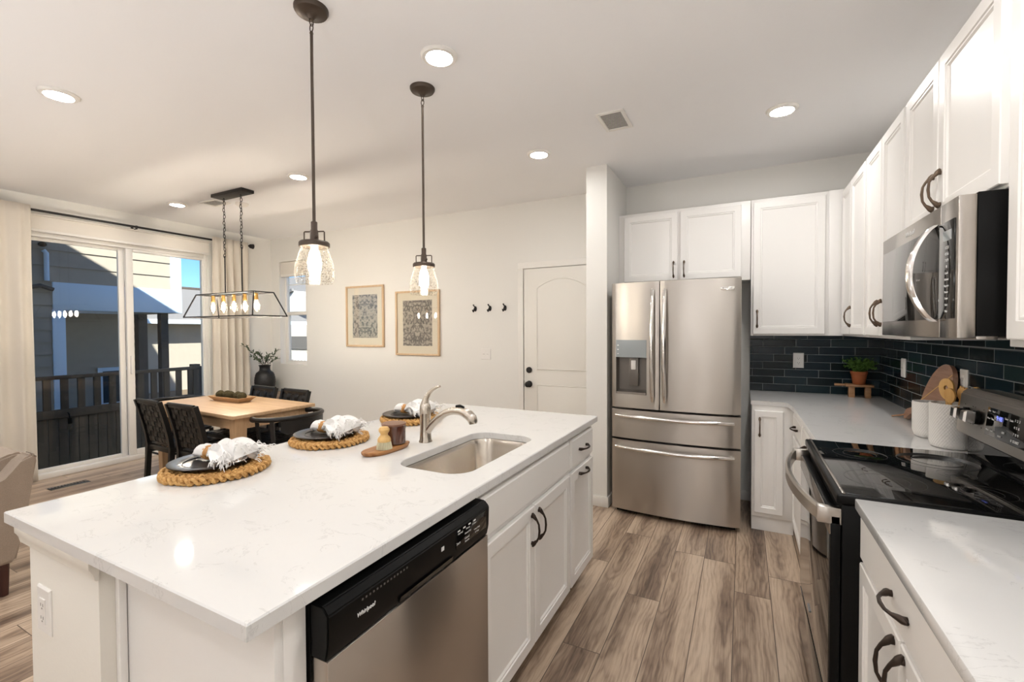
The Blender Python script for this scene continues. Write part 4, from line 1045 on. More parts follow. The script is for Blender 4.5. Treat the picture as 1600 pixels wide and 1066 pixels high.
def faucet():
    c = Vector((-1.266, 1.622, ZC))
    t = thing('faucet', 'brushed nickel single lever kitchen faucet behind the sink', 'faucet', c)
    b = B(); b.lathe([(0.030, 0), (0.030, 0.004), (0.0265, 0.010), (0.0245, 0.05), (0.0235, 0.125), (0.0245, 0.128)], c, 28, cap0=True)
    finish('body', b, M['nickel'], t)
    b = B(); b.lathe([(0.0248, 0.1285), (0.0246, 0.150), (0.0215, 0.166), (0.014, 0.178), (0.004, 0.181)], c, 28)
    h = finish('lever_hub', b, M['nickel'], t)
    b = B(); pts = [c+Vector(p) for p in ((-0.004, 0, 0.155), (0.000, 0, 0.178), (0.008, 0, 0.200), (0.024, 0, 0.222), (0.044, 0, 0.238), (0.066, 0, 0.248), (0.082, 0, 0.253))]
    b.tube(pts, [0.0235, 0.0185, 0.0135, 0.0105, 0.0085, 0.007, 0.0055], 16, flat=0.9)
    finish('lever', b, M['nickel'], h, angle=60)
    b = B(); pts = [c+Vector(p) for p in ((0.008, 0, 0.048), (0.035, 0, 0.080), (0.070, 0, 0.112), (0.110, 0, 0.138), (0.150, 0, 0.151), (0.190, 0, 0.152), (0.215, 0, 0.145))]
    b.tube(pts, [0.0185, 0.0175, 0.0165, 0.016, 0.0165, 0.0185, 0.020], 18)
    s_ = finish('spout', b, M['nickel'], t, angle=60)
    b = B(); b.tube([c+Vector(p) for p in ((0.2135, 0, 0.1455), (0.232, 0, 0.137), (0.246, 0, 0.124), (0.252, 0, 0.108), (0.253, 0, 0.103))], [0.0202, 0.0222, 0.022, 0.0195, 0.017], 18)
    sp = finish('spray_head', b, M['nickel'], t, angle=60)
    b = B(); b.tube([c+Vector(p) for p in ((0.165, 0, 0.168), (0.185, 0, 0.1705), (0.205, 0, 0.166))], [0.005, 0.0065, 0.005], 10, flat=1.6)
    finish('spray_button', b, M['black'], sp)
faucet()

# ------------------------------------------------------------------ ceiling fixtures
def brighter(o):
    for c in o.children:
        if c.name.startswith('lens'):
            c.data = c.data.copy(); c.data.materials[0] = M['led_aisle']
def recessed():
    spots = [(-3.324, 1.098, 'round recessed ceiling light at far left of the picture'), (-1.284, 1.772, 'round recessed ceiling light between the two glass pendants, largest in view'),
             (-1.342, 3.077, 'round recessed ceiling light near the hooks and entry door'), (0.199, 3.133, 'round recessed ceiling light in front of the corner wall cabinets'),
             (-3.316, 2.581, 'round recessed ceiling light just behind the nearer pendant rod'), (-5.125, 2.574, 'round recessed ceiling light nearest the patio door'),
             ]
    off = [(-1.3, -4.4), (-3.32, -4.4), (-5.12, -4.6), (0.2, 1.25), (-1.3, 0.05), (-3.32, -0.55), (-5.12, 0.85), (0.2, -0.6), (-1.3, -1.6), (-3.32, -2.2), (-5.12, -1.0), (-5.12, -2.7)]  # extra lights added out of view to help light the room
    t = None
    for i, (x, y, lab) in enumerate(spots):
        if t is None:
            t = thing('recessed_light', lab, 'ceiling light', (x, y, H), group='recessed ceiling lights')
            b = B(); b.lathe([(0.086, 0.0), (0.086, -0.005), (0.079, -0.013), (0.063, -0.015), (0.060, -0.011), (0.060, 0.0)], (0, 0, 0), 40, cap0=False, cap1=False)
            finish('trim_ring', b, M['trim'], t, local=True)
            b = B(); b.lathe([(0.060, -0.0125), (0.04, -0.0135), (0.002, -0.014)], (0, 0, 0), 32, cap0=False)
            finish('lens', b, M['led'], t, local=True)
        else:
            o = dup(t, (x, y, H), 0, lab)
            if x > 0: brighter(o)
    for x, y in off:
        o = dup(t, (x, y, H), 0, 'added round recessed ceiling light for fill, out of the picture', 'added recessed ceiling lights out of view')
        if x > 0 and y > 1: brighter(o)
recessed()
def ceiling_vent(x, y, w, l, lab, n, mat):
    t = thing('ceiling_vent', lab, 'air vent', (x, y, H))
    b = B(); z = H
    for q in ((x-w/2, x-w/2+.022, y-l/2, y+l/2), (x+w/2-.022, x+w/2, y-l/2, y+l/2), (x-w/2+.022, x+w/2-.022, y-l/2, y-l/2+.022), (x-w/2+.022, x+w/2-.022, y+l/2-.022, y+l/2)): b.box(*q, z-.009, z, .002)
    finish('vent_frame', b, M['trim'], t)
    finish('backing', B().box(x-w/2+.022, x+w/2-.022, y-l/2+.022, y+l/2-.022, z-.002, z-.0005), mat, t)
    b = B()
    for i in range(n):
        yy = y-l/2+.03+(l-.06)*i/(n-1)
        b.bar((x-w/2+.02, yy, z-.005), (x+w/2-.02, yy, z-.005), .0035, .0015)
    finish('slats', b, M['trim'], t)
ceiling_vent(-0.715, 2.81, 0.17, 0.265, 'white ceiling air vent with slats in front of the refrigerator', 13, M['slot'])
ceiling_vent(-4.74, 2.72, 0.26, 0.17, 'grey ceiling air vent beside the chandelier canopy', 9, M['slot'])
t = single('smoke_detector', B().lathe([(0.06, 0.0), (0.06, -0.018), (0.045, -0.03), (0.003, -0.032)], (-4.52, 2.86, H), 28), M['trim'], 'flat white ceiling disc beside the chandelier chains', 'smoke detector', (-4.52, 2.86, H))
b = B()
for i in range(12): b.box(-5.58+0.002, -5.49, 1.70+i*0.022, 1.70+i*0.022+.004, 0.0005, 0.004)
t = thing('floor_vent', 'floor register slot in the planks by the patio door', 'floor vent', (-5.53, 1.83, 0))
finish('vent_frame', B().box(-5.59, -5.48, 1.69, 1.97, 0, 0.003, 0.001), M['steel_d'], t); finish('slots', b, M['gap'], t)

def pendant():
    loc = (-1.555, 1.281, H)
    t = thing('pendant_light', 'larger looking bronze pendant with seeded glass shade, nearer the viewer over the island', 'pendant light', loc, group='pair of island pendants')
    b = B(); b.lathe([(0.066, 0.0), (0.066, -0.008), (0.060, -0.018), (0.030, -0.024), (0.016, -0.034), (0.010, -0.042)], n=32)
    finish('canopy', b, M['bronze3'], t, local=True)
    b = B()
    for i, z in enumerate((-0.052, -0.076)):
        a = 0 if i else PI/2
        b.tube([(0.009*math.cos(q)*math.cos(a), 0.009*math.cos(q)*math.sin(a), z+0.016*math.sin(q)) for q in [k*PI/8 for k in range(16)]], 0.0022, 6, closed=True)
    finish('chain_link', b, M['bronze3'], t, local=True)
    b = B(); b.tube([(0, 0, -0.090), (0, 0, -0.098), (0, 0, -0.102), (0, 0, -0.86)], [0.0055, 0.0075, 0.0062, 0.0062], 12)
    finish('rod', b, M['bronze3'], t, local=True)
    b = B(); b.lathe([(0.006, -0.85), (0.0125, -0.855), (0.0125, -0.885), (0.0155, -0.89), (0.0165, -0.925), (0.020, -0.93), (0.020, -0.945)], n=20, cap1=True)
    b.sphere((0.019, -0.004, -0.915), 0.007, 10, 8)
    finish('socket', b, M['bronze3'], t, local=True)
    b = B(); b.lathe([(0.016, -0.931), (0.054, -0.934), (0.059, -0.940), (0.059, -0.955), (0.055, -0.957), (0.016, -0.950)], n=36, cap0=False, cap1=False)
    finish('gallery_ring', b, M['bronze3'], t, local=True)
    b = B()
    for s in (-1, 1):
        q = 0.38
        P = [(s*0.010, -0.893), (s*0.040, -0.893), (s*0.043, -0.896), (s*0.043, -0.936)]
        b.tube([(x*math.cos(q), x*math.sin(q), z) for x, z in P], 0.0028, 8)
    finish('bracket', b, M['bronze3'], t, local=True)
    prof = [(0.049, -0.951), (0.052, -0.965), (0.062, -0.992), (0.0715, -1.025), (0.0755, -1.055), (0.0745, -1.082), (0.069, -1.102)]
    b = B(); b.lathe(prof, n=48, cap0=False, cap1=False)
    b.lathe([(0.0685, -1.102), (0.0675, -1.1035), (0.0665, -1.102)], n=48, cap0=False, cap1=False)
    finish('glass_shade', b, M['seeded'], t, local=True, angle=80)
    b = B(); b.lathe([(0.012, -0.945), (0.013, -0.965), (0.022, -0.99), (0.027, -1.02), (0.024, -1.05), (0.013, -1.067), (0.002, -1.071)], n=20, cap0=False)
    finish('bulb', b, M['bulb_p'], t, local=True, angle=80)
    dup(t, (-1.535, 1.965, H), 0, 'bronze pendant with seeded glass shade, the farther one by the framed print')
pendant()

def chandelier():
    cx, cy = -4.255, 2.60
    t = thing('chandelier', 'black trapezoid lantern chandelier with five bulbs over the dining table', 'chandelier', (cx, cy, H))
    finish('canopy', B().box(cx-0.235, cx+0.235, cy-0.06, cy+0.06, H-0.03, H, 0.003), M['blackmetal'], t)
    z1, z0 = 1.765, 1.55
    tx, ty, bx, by = 0.44, 0.095, 0.525, 0.165
    rod = 0.010
    f = B()
    T_ = [(cx+a*tx, cy+c*ty, z1) for a, c in ((-1, -1), (1, -1), (1, 1), (-1, 1))]; Bo = [(cx+a*bx, cy+c*by, z0) for a, c in ((-1, -1), (1, -1), (1, 1), (-1, 1))]
    for i in range(4):
        f.bar(T_[i], T_[(i+1) % 4], rod, rod); f.bar(Bo[i], Bo[(i+1) % 4], rod, rod); f.bar(T_[i], Bo[i], rod, rod)
    f.box(cx-tx, cx+tx, cy-0.012, cy+0.012, z1-0.005, z1+0.005)
    finish('lantern_frame', f, M['blackmetal'], t)
    for x, zc in ((cx-0.13, 2.12), (cx+0.13, 2.20)):
        # chain of oval links
        z = H-0.035; k = 0
        while z > zc:
            b = B(); wob = 0.006*math.sin(k*1.7)
            b.tube([((x+wob+0.009*math.cos(q) if k % 2 == 0 else x+wob), cy+(0.009*math.cos(q) if k % 2 else 0), z-0.018+0.019*math.sin(q)) for q in [j*PI/6 for j in range(12)]], 0.0028, 6, closed=True)
            finish('chain_link', b, M['blackmetal'], t); z -= 0.031; k += 1
        r = B(); r.tube([(x, cy, z+0.012), (x, cy, z1)], 0.0055, 10)
        finish('rod', r, M['blackmetal'], t)
    for i in range(5):
        x = cx+(i-2)*0.165
        s = B(); s.lathe([(0.010, z1-0.002), (0.0165, z1-0.01), (0.0165, z1-0.02), (0.0145, z1-0.022), (0.0175, z1-0.065)], (x, cy, 0), 18)
        sk = finish('socket', s, M['brass'], t)
        g = B(); g.lathe([(0.011, z1-0.065), (0.016, z1-0.082), (0.026, z1-0.105), (0.030, z1-0.128), (0.026, z1-0.152), (0.014, z1-0.172), (0.002, z1-0.18)], (x, cy, 0), 18, cap0=False)
        finish('bulb_glass', g, M['bulbglass'], sk, angle=80)
        e = B(); e.lathe([(0.006, z1-0.078), (0.014, z1-0.105), (0.016, z1-0.128), (0.010, z1-0.15), (0.002, z1-0.156)], (x, cy, 0), 14)
        finish('filament', e, M['bulb_c'], sk, angle=80)
chandelier()

# ------------------------------------------------------------------ patio curtains, rod, shade
def curtains():
    xr = XL+0.10; zr = 2.552
    t = thing('curtain_rod', 'black curtain rod with brackets above the patio door', 'curtain rod', (XL, 2.5, zr))
    finish('pole', B().cyl((xr, 0.55, zr), (xr, 3.80, zr), 0.0115, 16), M['blackmetal'], t)
    for y in (0.55, 3.80):
        s = 1 if y > 2 else -1
        b = B(); b.tube([(xr, y, zr), (xr, y+s*0.012, zr), (xr, y+s*0.014, zr), (xr, y+s*0.055, zr), (xr, y+s*0.06, zr)], [0.013, 0.013, 0.026, 0.034, 0.020], 14)
        finish('finial', b, M['blackmetal'], t)
    for y in (0.75, 2.545, 3.70):
        b = B(); b.box(XL, XL+0.006, y-0.012, y+0.012, zr-0.045, zr+0.01, 0.001); b.bar((XL+0.004, y, zr-0.02), (xr, y, zr-0.02), 0.010, 0.008); b.tube([(xr, y-0.008, zr), (xr, y+0.008, zr)], 0.0155, 14)
        b.bar((xr, y, zr-0.026), (xr, y, zr-0.01), 0.012, 0.010)
        finish('bracket', b, M['blackmetal'], t)
    def panel(nm, y0, y1, folds, lab, seed):
        rnd = random.Random(seed); ph = [rnd.uniform(0, 6.28) for _ in range(6)]
        b = B(); nu, nv = 120, 26; zt, zb = zr+0.035, 0.02
        def fn(u, v):
            y = y0+(y1-y0)*u; z = zt+(zb-zt)*v
            a = 0.018+0.035*min(1, v*4)
            sn = math.sin(2*PI*folds*u+ph[0]+0.6*math.sin(2*PI*u+ph[1]))*(0.7+0.3*math.sin(5*u+ph[2]))
            x = xr+0.004+a*(0.5+0.5*sn)+a*(0.5*sn-0.5)*min(1, max(0, v-0.04)*7)
            x += 0.003*(1+math.sin(2*PI*folds*2.3*u+ph[3]))*(1-v)
            y += 0.012*math.sin(2*PI*folds*u*0.9+ph[4])*v+0.02*(u-0.5)*v
            return Vector((x+0.012, y, z))
        b.grid(fn, nu, nv)
        o = single(nm, b, M['curtain'], lab, 'curtain', (xr, (y0+y1)/2, zb), angle=180)
        m = o.modifiers.new('thickness', 'SOLIDIFY'); m.thickness = 0.003
    panel('curtain', 0.62, 1.715, 8, 'cream linen curtain at left edge beside the patio door', 2)
    panel('curtain', 3.315, 3.765, 5, 'cream linen curtain between patio door and room corner', 5)
    t = thing('roller_shade', 'wide cream roller shade drawn up above the patio door glass', 'window shade', (XL+0.04, 2.45, 2.37))
    finish('shade_fabric', B().box(XL+0.03, XL+0.034, 1.53, 3.325, 2.385, 2.515), M['shade'], t)
    finish('cassette', B().box(XL+0.001, XL+0.055, 1.525, 3.33, 2.515, 2.535, 0.004), M['shade'], t)
    finish('hem_bar', B().box(XL+0.022, XL+0.042, 1.53, 3.325, 2.365, 2.39, 0.004), M['trim'], t)
curtains()

# ------------------------------------------------------------------ back wall decoration
def picture(x0, x1, z0, z1, lab, art):
    y = YB; cx, cz = (x0+x1)/2, (z0+z1)/2
    t = thing('framed_print', lab, 'picture', (cx, y, cz), group='pair of oak framed prints')
    b = B(); w, d = 0.022, 0.028
    b.box(x0, x0+w, y-d, y-0.001, z0, z1, .002); b.box(x1-w, x1, y-d, y-0.001, z0, z1, .002); b.box(x0+w, x1-w, y-d, y-0.001, z0, z0+w, .002); b.box(x0+w, x1-w, y-d, y-0.001, z1-w, z1, .002)
    finish('frame', b, M['frameoak'], t)
    finish('mat_board', B().box(x0+w, x1-w, y-0.012, y-0.004, z0+w, z1-w), M['mat'], t)
    mw = 0.085
    finish('print', B().box(x0+w+mw, x1-w-mw, y-0.0125, y-0.0118, z0+w+mw*1.05, z1-w-mw*1.05), art, t)
    finish('glass_pane', B().box(x0+w, x1-w, y-0.0185, y-0.0165, z0+w, z1-w), M['picglass'], t)
picture(-4.487, -3.862, 1.215, 1.972, 'oak framed ornate grey print, the left one beside the narrow window', M['art1'])
picture(-3.676, -3.040, 1.125, 1.876, 'oak framed ornate grey print, the right one below the far pendant', M['art2'])
for i, (x, lab) in enumerate(((-2.575, 'black wall hook nearest the framed prints, first of three'), (-2.393, 'black wall hook in the middle of the three'), (-2.212, 'black wall hook nearest the entry door, last of three'))):
    if i == 0:
        hk = thing('wall_hook', lab, 'hook', (x, YB, 1.645), group='black wall hooks')
        b = B(); b.lathe([(0.017, 0), (0.017, .004), (0.012, .007), (0.002, .008)], n=18, sy=1.7)
        bmesh.ops.rotate(b.bm, verts=b.bm.verts[:], cent=(0, 0, 0), matrix=Matrix.Rotation(PI/2, 3, 'X'))
        finish('back_plate', b, M['blackmetal'], hk, local=True)
        b = B(); b.tube([(0, -0.004, 0.012), (0, -0.022, 0.004), (0, -0.034, -0.012), (0, -0.036, -0.028), (0, -0.046, -0.034), (0, -0.056, -0.022), (0, -0.058, -0.012)], [.007, .007, .0065, .0065, .0065, .007, .008], 10)
        b.tube([(0, -0.004, 0.018), (0, -0.026, 0.026), (0, -0.040, 0.036), (0, -0.044, 0.042)], [.007, .0065, .007, .009], 10)
        finish('prong', b, M['blackmetal'], hk, local=True)
    else: dup(hk, (x, YB, 1.645), 0, lab)

# ------------------------------------------------------------------ things on the island
def braided_mat(cx, cy, lab, seed, first=[None]):
    if first[0] is None:
        t = thing('placemat', lab, 'placemat', (cx, cy, ZC), group='braided placemats on the island')
        rnd = random.Random(4)
        b = B()
        for R0, k, n in ((0.151, 15, 360), (0.119, 12, 288)):
            for st in range(3):
                pts = []
                for i in range(n):
                    a = 2*PI*i/n; q = k*a+st*2*PI/3
                    r = R0+0.0135*math.sin(q)+0.002*math.sin(7*a+st); z = 0.0135+0.0072*math.sin(2*q)+0.001*math.sin(13*a)
                    pts.append((r*math.cos(a), r*math.sin(a), z))
                b.tube(pts, [0.0066+0.0012*math.sin(47*2*PI*i/n+st*2) for i in range(n)], 7, closed=True)
        finish('braided_edge', b, M['seagrass'], t, local=True, angle=80)
        b = B()
        for j in range(7):
            R0 = 0.016*j+0.006
            pts = [((R0+0.002*math.sin(9*a))*math.cos(a), (R0+0.002*math.sin(9*a))*math.sin(a), 0.008+0.002*math.sin(14*a)) for a in [2*PI*i/60 for i in range(60)]]
            b.tube(pts, 0.0082, 6, closed=True)
        finish('woven_centre', b, M['seagrass'], t, local=True, angle=80)
        b = B(); rr = random.Random(8)
        for i in range(34):
            a = rr.uniform(0, 2*PI); r = rr.uniform(0.12, 0.155); d = Vector((math.cos(a), math.sin(a), 0)); s = Vector((-d.y, d.x, 0))*rr.uniform(-.018, .018)
            b.tube([d*r+Vector((0, 0, .015)), d*(r+.012)+s*.5+Vector((0, 0, .018)), d*(r+.020)+s+Vector((0, 0, .012))], [.0016, .0013, .0006], 5)
        finish('loose_fibres', b, M['seagrass'], t, local=True)
        first[0] = t
    else: dup(first[0], (cx, cy, ZC), seed, lab)
def plate(cx, cy, lab, first=[None]):
    z = ZC+0.0205
    if first[0] is None:
        t = thing('charger_plate', lab, 'plate', (cx, cy, z), group='black chargers on the placemats')
        b = B(); b.lathe([(0.078, 0.0), (0.086, 0.002), (0.122, 0.010), (0.134, 0.014), (0.1355, 0.017), (0.132, 0.0185), (0.092, 0.0125), (0.085, 0.0105), (0.002, 0.0095)], n=56)
        finish('dish', b, M['charger'], t, local=True, angle=40)
        b = B(); b.tube([(0.090*math.cos(a), 0.090*math.sin(a), 0.0122) for a in [2*PI*i/56 for i in range(56)]], 0.0016, 6, closed=True)
        finish('rim_line', b, M['charger'], t, local=True)
        first[0] = t
    else: dup(first[0], (cx, cy, z), 0.7, lab)
def napkin(cx, cy, rot, lab, first=[None]):
    """rolled cloth pinched by a ring, frayed fan at one end; local +x is the fan"""
    z0 = ZC+0.0205+0.018
    if first[0] is None:
        t = thing('napkin', lab, 'napkin', (cx, cy, z0), rot, group='white frayed napkins on the chargers')
        rnd = random.Random(12)
        ph = [rnd.uniform(0, 6.28) for _ in range(8)]
        b = B()
        def width(s):
            if s < .34: return .005+.0115*s/.34+.021*math.sin(PI*min(1, max(0, (s)/.36)))**.7
            return .0165+.075*((s-.34)/.66)**.9
        def thick(s):
            if s < .34: return .003+.008*s/.34+.017*math.sin(PI*s/.38)**.8
            return .014+.012*math.sin(PI*(s-.30)/.9)
        N = 40; Sg = 44; rings = []
        for i in range(Sg+1):
            s = i/Sg; x = -0.098+0.235*s; w, h = width(s), thick(s); ring = []
            for j in range(N):
                a = 2*PI*j/N
                f = 0.30*math.sin(5*a+ph[0]+3*s)+0.18*math.sin(9*a+ph[1]-5*s)+0.12*math.sin(13*a+ph[2])
                k = min(1, abs(s-.34)*3.5+.15); f *= k*(1.2 if s > .34 else .35)
                yy = w*math.cos(a)*(1+.45*f); zz = h*math.sin(a)*(1+f)
                if s > .4: zz += .018*math.sin(7*math.cos(a)*2+ph[3]+4*s)*(s-.4)+.030*(s-.34)*(1-(s-.34))*2
                lift = h*0.95+0.001
                drop = -0.006*max(0, s-.75)/.25
                ring.append(b.bm.verts.new((x+.014*math.sin(4*a+ph[4])*max(0, s-.6), yy, max(zz+lift+drop, -.002))))
            rings.append(ring)
        for A, C in zip(rings, rings[1:]):
            for j in range(N): b.bm.faces.new((A[j], A[(j+1) % N], C[(j+1) % N], C[j]))
        b.bm.faces.new(rings[0][::-1]); b.bm.faces.new(rings[-1])
        end = [v.co.copy() for v in rings[-1]]; top = [v.co.copy() for q in rings[26:] for v in q]
        cl = finish('cloth', b, M['napkin'], t, local=True, angle=120)
        b = B()
        for i in range(150):
            c = rnd.choice(end) if i < 95 else rnd.choice(top); d = Vector((.6+rnd.random(), (c.y*9)+rnd.uniform(-.6, .6), rnd.uniform(-.5, .7))).normalized()*rnd.uniform(.012, .030)
            e = c+d; e.z = max(e.z-.006, -.012 if e.x > .15 else .0)
            b.tube([c, c+d*.55+Vector((0, 0, .003)), e], [.0021, .0016, .0008], 5)
        finish('frayed_fringe', b, M['napkin'], cl, local=True)
        # ruffled layer
        b = B()
        def fr(u, v):
            a = (u-.5)*2; s = v
            x = -0.005+.128*s+.012*math.sin(9*u*PI+ph[5])*s; y = a*(.018+.074*s)
            z = .034+.014*math.sin(11*u*2+ph[6]+2*s)*s+.012*math.sin(23*u+5*s)*s+.008*math.sin(9*s+u*4)-.020*s*s*abs(a)+.006*math.sin(17*s)
            return Vector((x, y, max(z, .002)))
        b.grid(fr, 46, 22); o = finish('ruffle', b, M['napkin'], cl, local=True, angle=180)
        m = o.modifiers.new('thickness', 'SOLIDIFY'); m.thickness = .003
        b = B(); pr = []
        for sgm in range(3):
            b.tube([(-.020+.0105*(sgm-1), .0225*math.cos(a), .0195+.0195*math.sin(a)) for a in [2*PI*i/28 for i in range(28)]], .0065, 7, closed=True)
        rg = finish('ring_core', b, M['ring'], None, local=True, angle=80)
        rgt = rg; rgt.name = 'napkin_ring'; rgt.location = (cx, cy, z0); rgt.rotation_euler = (0, 0, rot); tag(rgt, 'rattan napkin ring around the white napkin on the nearest placemat', 'napkin ring', 'rattan napkin rings')
        first[0] = (t, rgt)
    else:
        t, rgt = first[0]
        dup(t, (cx, cy, z0), rot, lab); dup(rgt, (cx, cy, z0), rot, first_lab[len(first)-1]); first.append(1)
first_lab = ['rattan napkin ring around the white napkin on the middle placemat', 'rattan napkin ring around the white napkin behind the faucet']
for i, (x, y, r, nm) in enumerate(((-1.67, 0.95, 0.10, 'nearest the viewer on the island'), (-1.66, 1.44, 0.02, 'in the middle of the island, before the brush tray'), (-1.64, 1.98, 0.0, 'farthest on the island, behind the faucet'))):
    braided_mat(x, y, 'round braided seagrass placemat '+nm, i*1.3)
    plate(x-0.035, y+0.005, 'round black charger plate '+nm)
    napkin(x-0.035, y+0.01, r, 'white frayed napkin '+nm)

def sink_tray():
    c = Vector((-1.312, 1.425, ZC))
    t = thing('wooden_tray', 'small leaf shaped live edge wooden tray beside the sink', 'tray', c)
    pts = []; n = 40
    for i in range(n):
        a = 2*PI*i/n; l = .120*math.cos(a); w = .047*math.sin(a)*(1-.22*math.cos(a))*(1+.05*math.sin(5*a))
        pts.append((l, w))
    q = 1.43
    def rot(p, s): return (c.x+(p[0]*math.cos(q)-p[1]*math.sin(q))*s, c.y+(p[0]*math.sin(q)+p[1]*math.cos(q))*s)
    b = B(); R = [[b.bm.verts.new((*rot(p, s), ZC+z)) for p in pts] for s, z in ((.90, 0.0005), (.98, .008), (1, .016), (.97, .0185))]
    for A, C in zip(R, R[1:]):
        for i in range(n): b.bm.faces.new((A[i], A[(i+1) % n], C[(i+1) % n], C[i]))
    b.bm.faces.new(R[0][::-1]); b.bm.faces.new(R[-1]); finish('slab', b, M['olive'], t)
    z = ZC+.0185
    jc = (-1.325, 1.482, z)
    t = thing('candle_jar', 'brown amber glass jar with flat lid on the wooden tray', 'jar', jc)
    finish('jar_body', B().lathe([(.044, 0), (.0495, .004), (.0495, .074), (.0485, .078)], jc, 36), M['amber'], t)
    finish('lid', B().lathe([(.050, .0782), (.051, .0795), (.051, .085), (.0495, .087), (.002, .088)], jc, 36), M['lidbrown'], t)
    bc = (-1.296, 1.392, z)
    t = thing('dish_brush', 'wooden pot brush with pale bristles standing on the wooden tray', 'brush', bc)
    finish('brush_handle', B().lathe([(.026, .030), (.027, .036), (.024, .046), (.0155, .056), (.0145, .062), (.021, .072), (.022, .080), (.016, .089), (.002, .092)], bc, 28), M['bamboo'], t)
    b = B(); rnd = random.Random(2)
    for ringr, k in ((.006, 6), (.013, 12), (.020, 18), (.0245, 22)):
        for i in range(k):
            a = 2*PI*i/k; r2 = ringr*1.25; p = Vector(bc)
            b.tube([p+Vector((ringr*math.cos(a), ringr*math.sin(a), .031)), p+Vector((r2*math.cos(a), r2*math.sin(a), .0005))], .0022, 5)
    finish('bristles', b, M['bristle'], t)
sink_tray()

# ------------------------------------------------------------------ things on the corner worktop
def canisters():
    c = (0.772, 2.505, ZC)
    t = thing('utensil_canister', 'larger white ribbed ceramic canister holding wooden utensils', 'canister', c)
    prof = [(.050, 0), (.062, .006), (.066, .022), (.0665, .175), (.065, .186), (.061, .186), (.060, .178), (.060, .03), (.002, .026)]
    finish('pot', B().lathe(prof, c, 48), M['white_ceramic'], t, angle=50)
    c2 = (0.762, 2.705, ZC)
    t2 = thing('utensil_canister', 'smaller white ribbed ceramic canister in front of the cutting board', 'canister', c2)
    finish('pot', B().lathe([(.042, 0), (.053, .008), (.060, .030), (.0615, .155), (.060, .163), (.056, .163), (.055, .155), (.055, .03), (.002, .026)], c2, 48), M['white_ceramic'], t2, angle=50)
    def spoon(name, lab, base, tip, tw, size, hole=False, fork=False):
        base, tip = Vector(base), Vector(tip); d = (tip-base).normalized()
        side = d.cross(Vector((-.85, -.5, 0))).normalized()
        side = Vector((side.x*math.cos(tw)+0, side.y, side.z)).normalized(); nrm = d.cross(side).normalized()
        t = thing(name, lab, 'kitchen utensil', base)
        b = B(); b.tube([base, tip-d*size*1.6], [.005, .006], 10); finish('handle', b, M['spoonwood'], t)
        b = B(); n = 28; c = tip-d*size*.8
        A, C = [], []
        for i in range(n):
            a = 2*PI*i/n; p = c+d*(size*math.cos(a))+side*(size*.68*math.sin(a)*(1+.15*math.cos(a)))
            A.append(b.bm.verts.new(p+nrm*.004)); C.append(b.bm.verts.new(p-nrm*.004))
        if hole:
            A2, C2 = [], []
            for i in range(n):
                a = 2*PI*i/n; p = c+d*(size*.1+size*.22*math.cos(a))+side*(size*.2*math.sin(a))
                A2.append(b.bm.verts.new(p+nrm*.004)); C2.append(b.bm.verts.new(p-nrm*.004))
            for i in range(n):
                j = (i+1) % n
                for q in ((A[i], A[j], A2[j], A2[i]), (C[i], C2[i], C2[j], C[j]), (A[i], C[i], C[j], A[j]), (A2[i], A2[j], C2[j], C2[i])): b.bm.faces.new(q)
        else:
            b.bm.faces.new(A); b.bm.faces.new(C[::-1])
            for i in range(n): b.bm.faces.new((A[i], A[(i+1) % n], C[(i+1) % n], C[i]))
        finish('spoon_head', b, M['spoonwood'], t)
        if fork:
            for k in range(3):
                f = B(); s = (k-1)*size*.42; f.tube([tip-d*size*.4+side*s, tip+d*size*.35+side*s], [.0045, .0035], 8); finish('tine', f, M['spoonwood'], t)
    spoon('slotted_spoon', 'wooden spoon with a round hole in the larger canister', (0.772, 2.515, ZC+.03), (0.775, 2.560, ZC+.275), 0.1, .045, True)
    spoon('wooden_spoon', 'plain wooden spoon leaning forward in the larger canister', (0.775, 2.51, ZC+.03), (0.760, 2.470, ZC+.245), 0.3, .032)
    spoon('serving_fork', 'wooden three tined fork in the larger canister', (0.782, 2.51, ZC+.03), (0.800, 2.470, ZC+.250), 0.2, .026, False, True)
    spoon('wooden_spoon', 'thin light wooden spoon nearest the tile in the larger canister', (0.79, 2.50, ZC+.03), (0.820, 2.405, ZC+.262), 0.0, .018)
canisters()
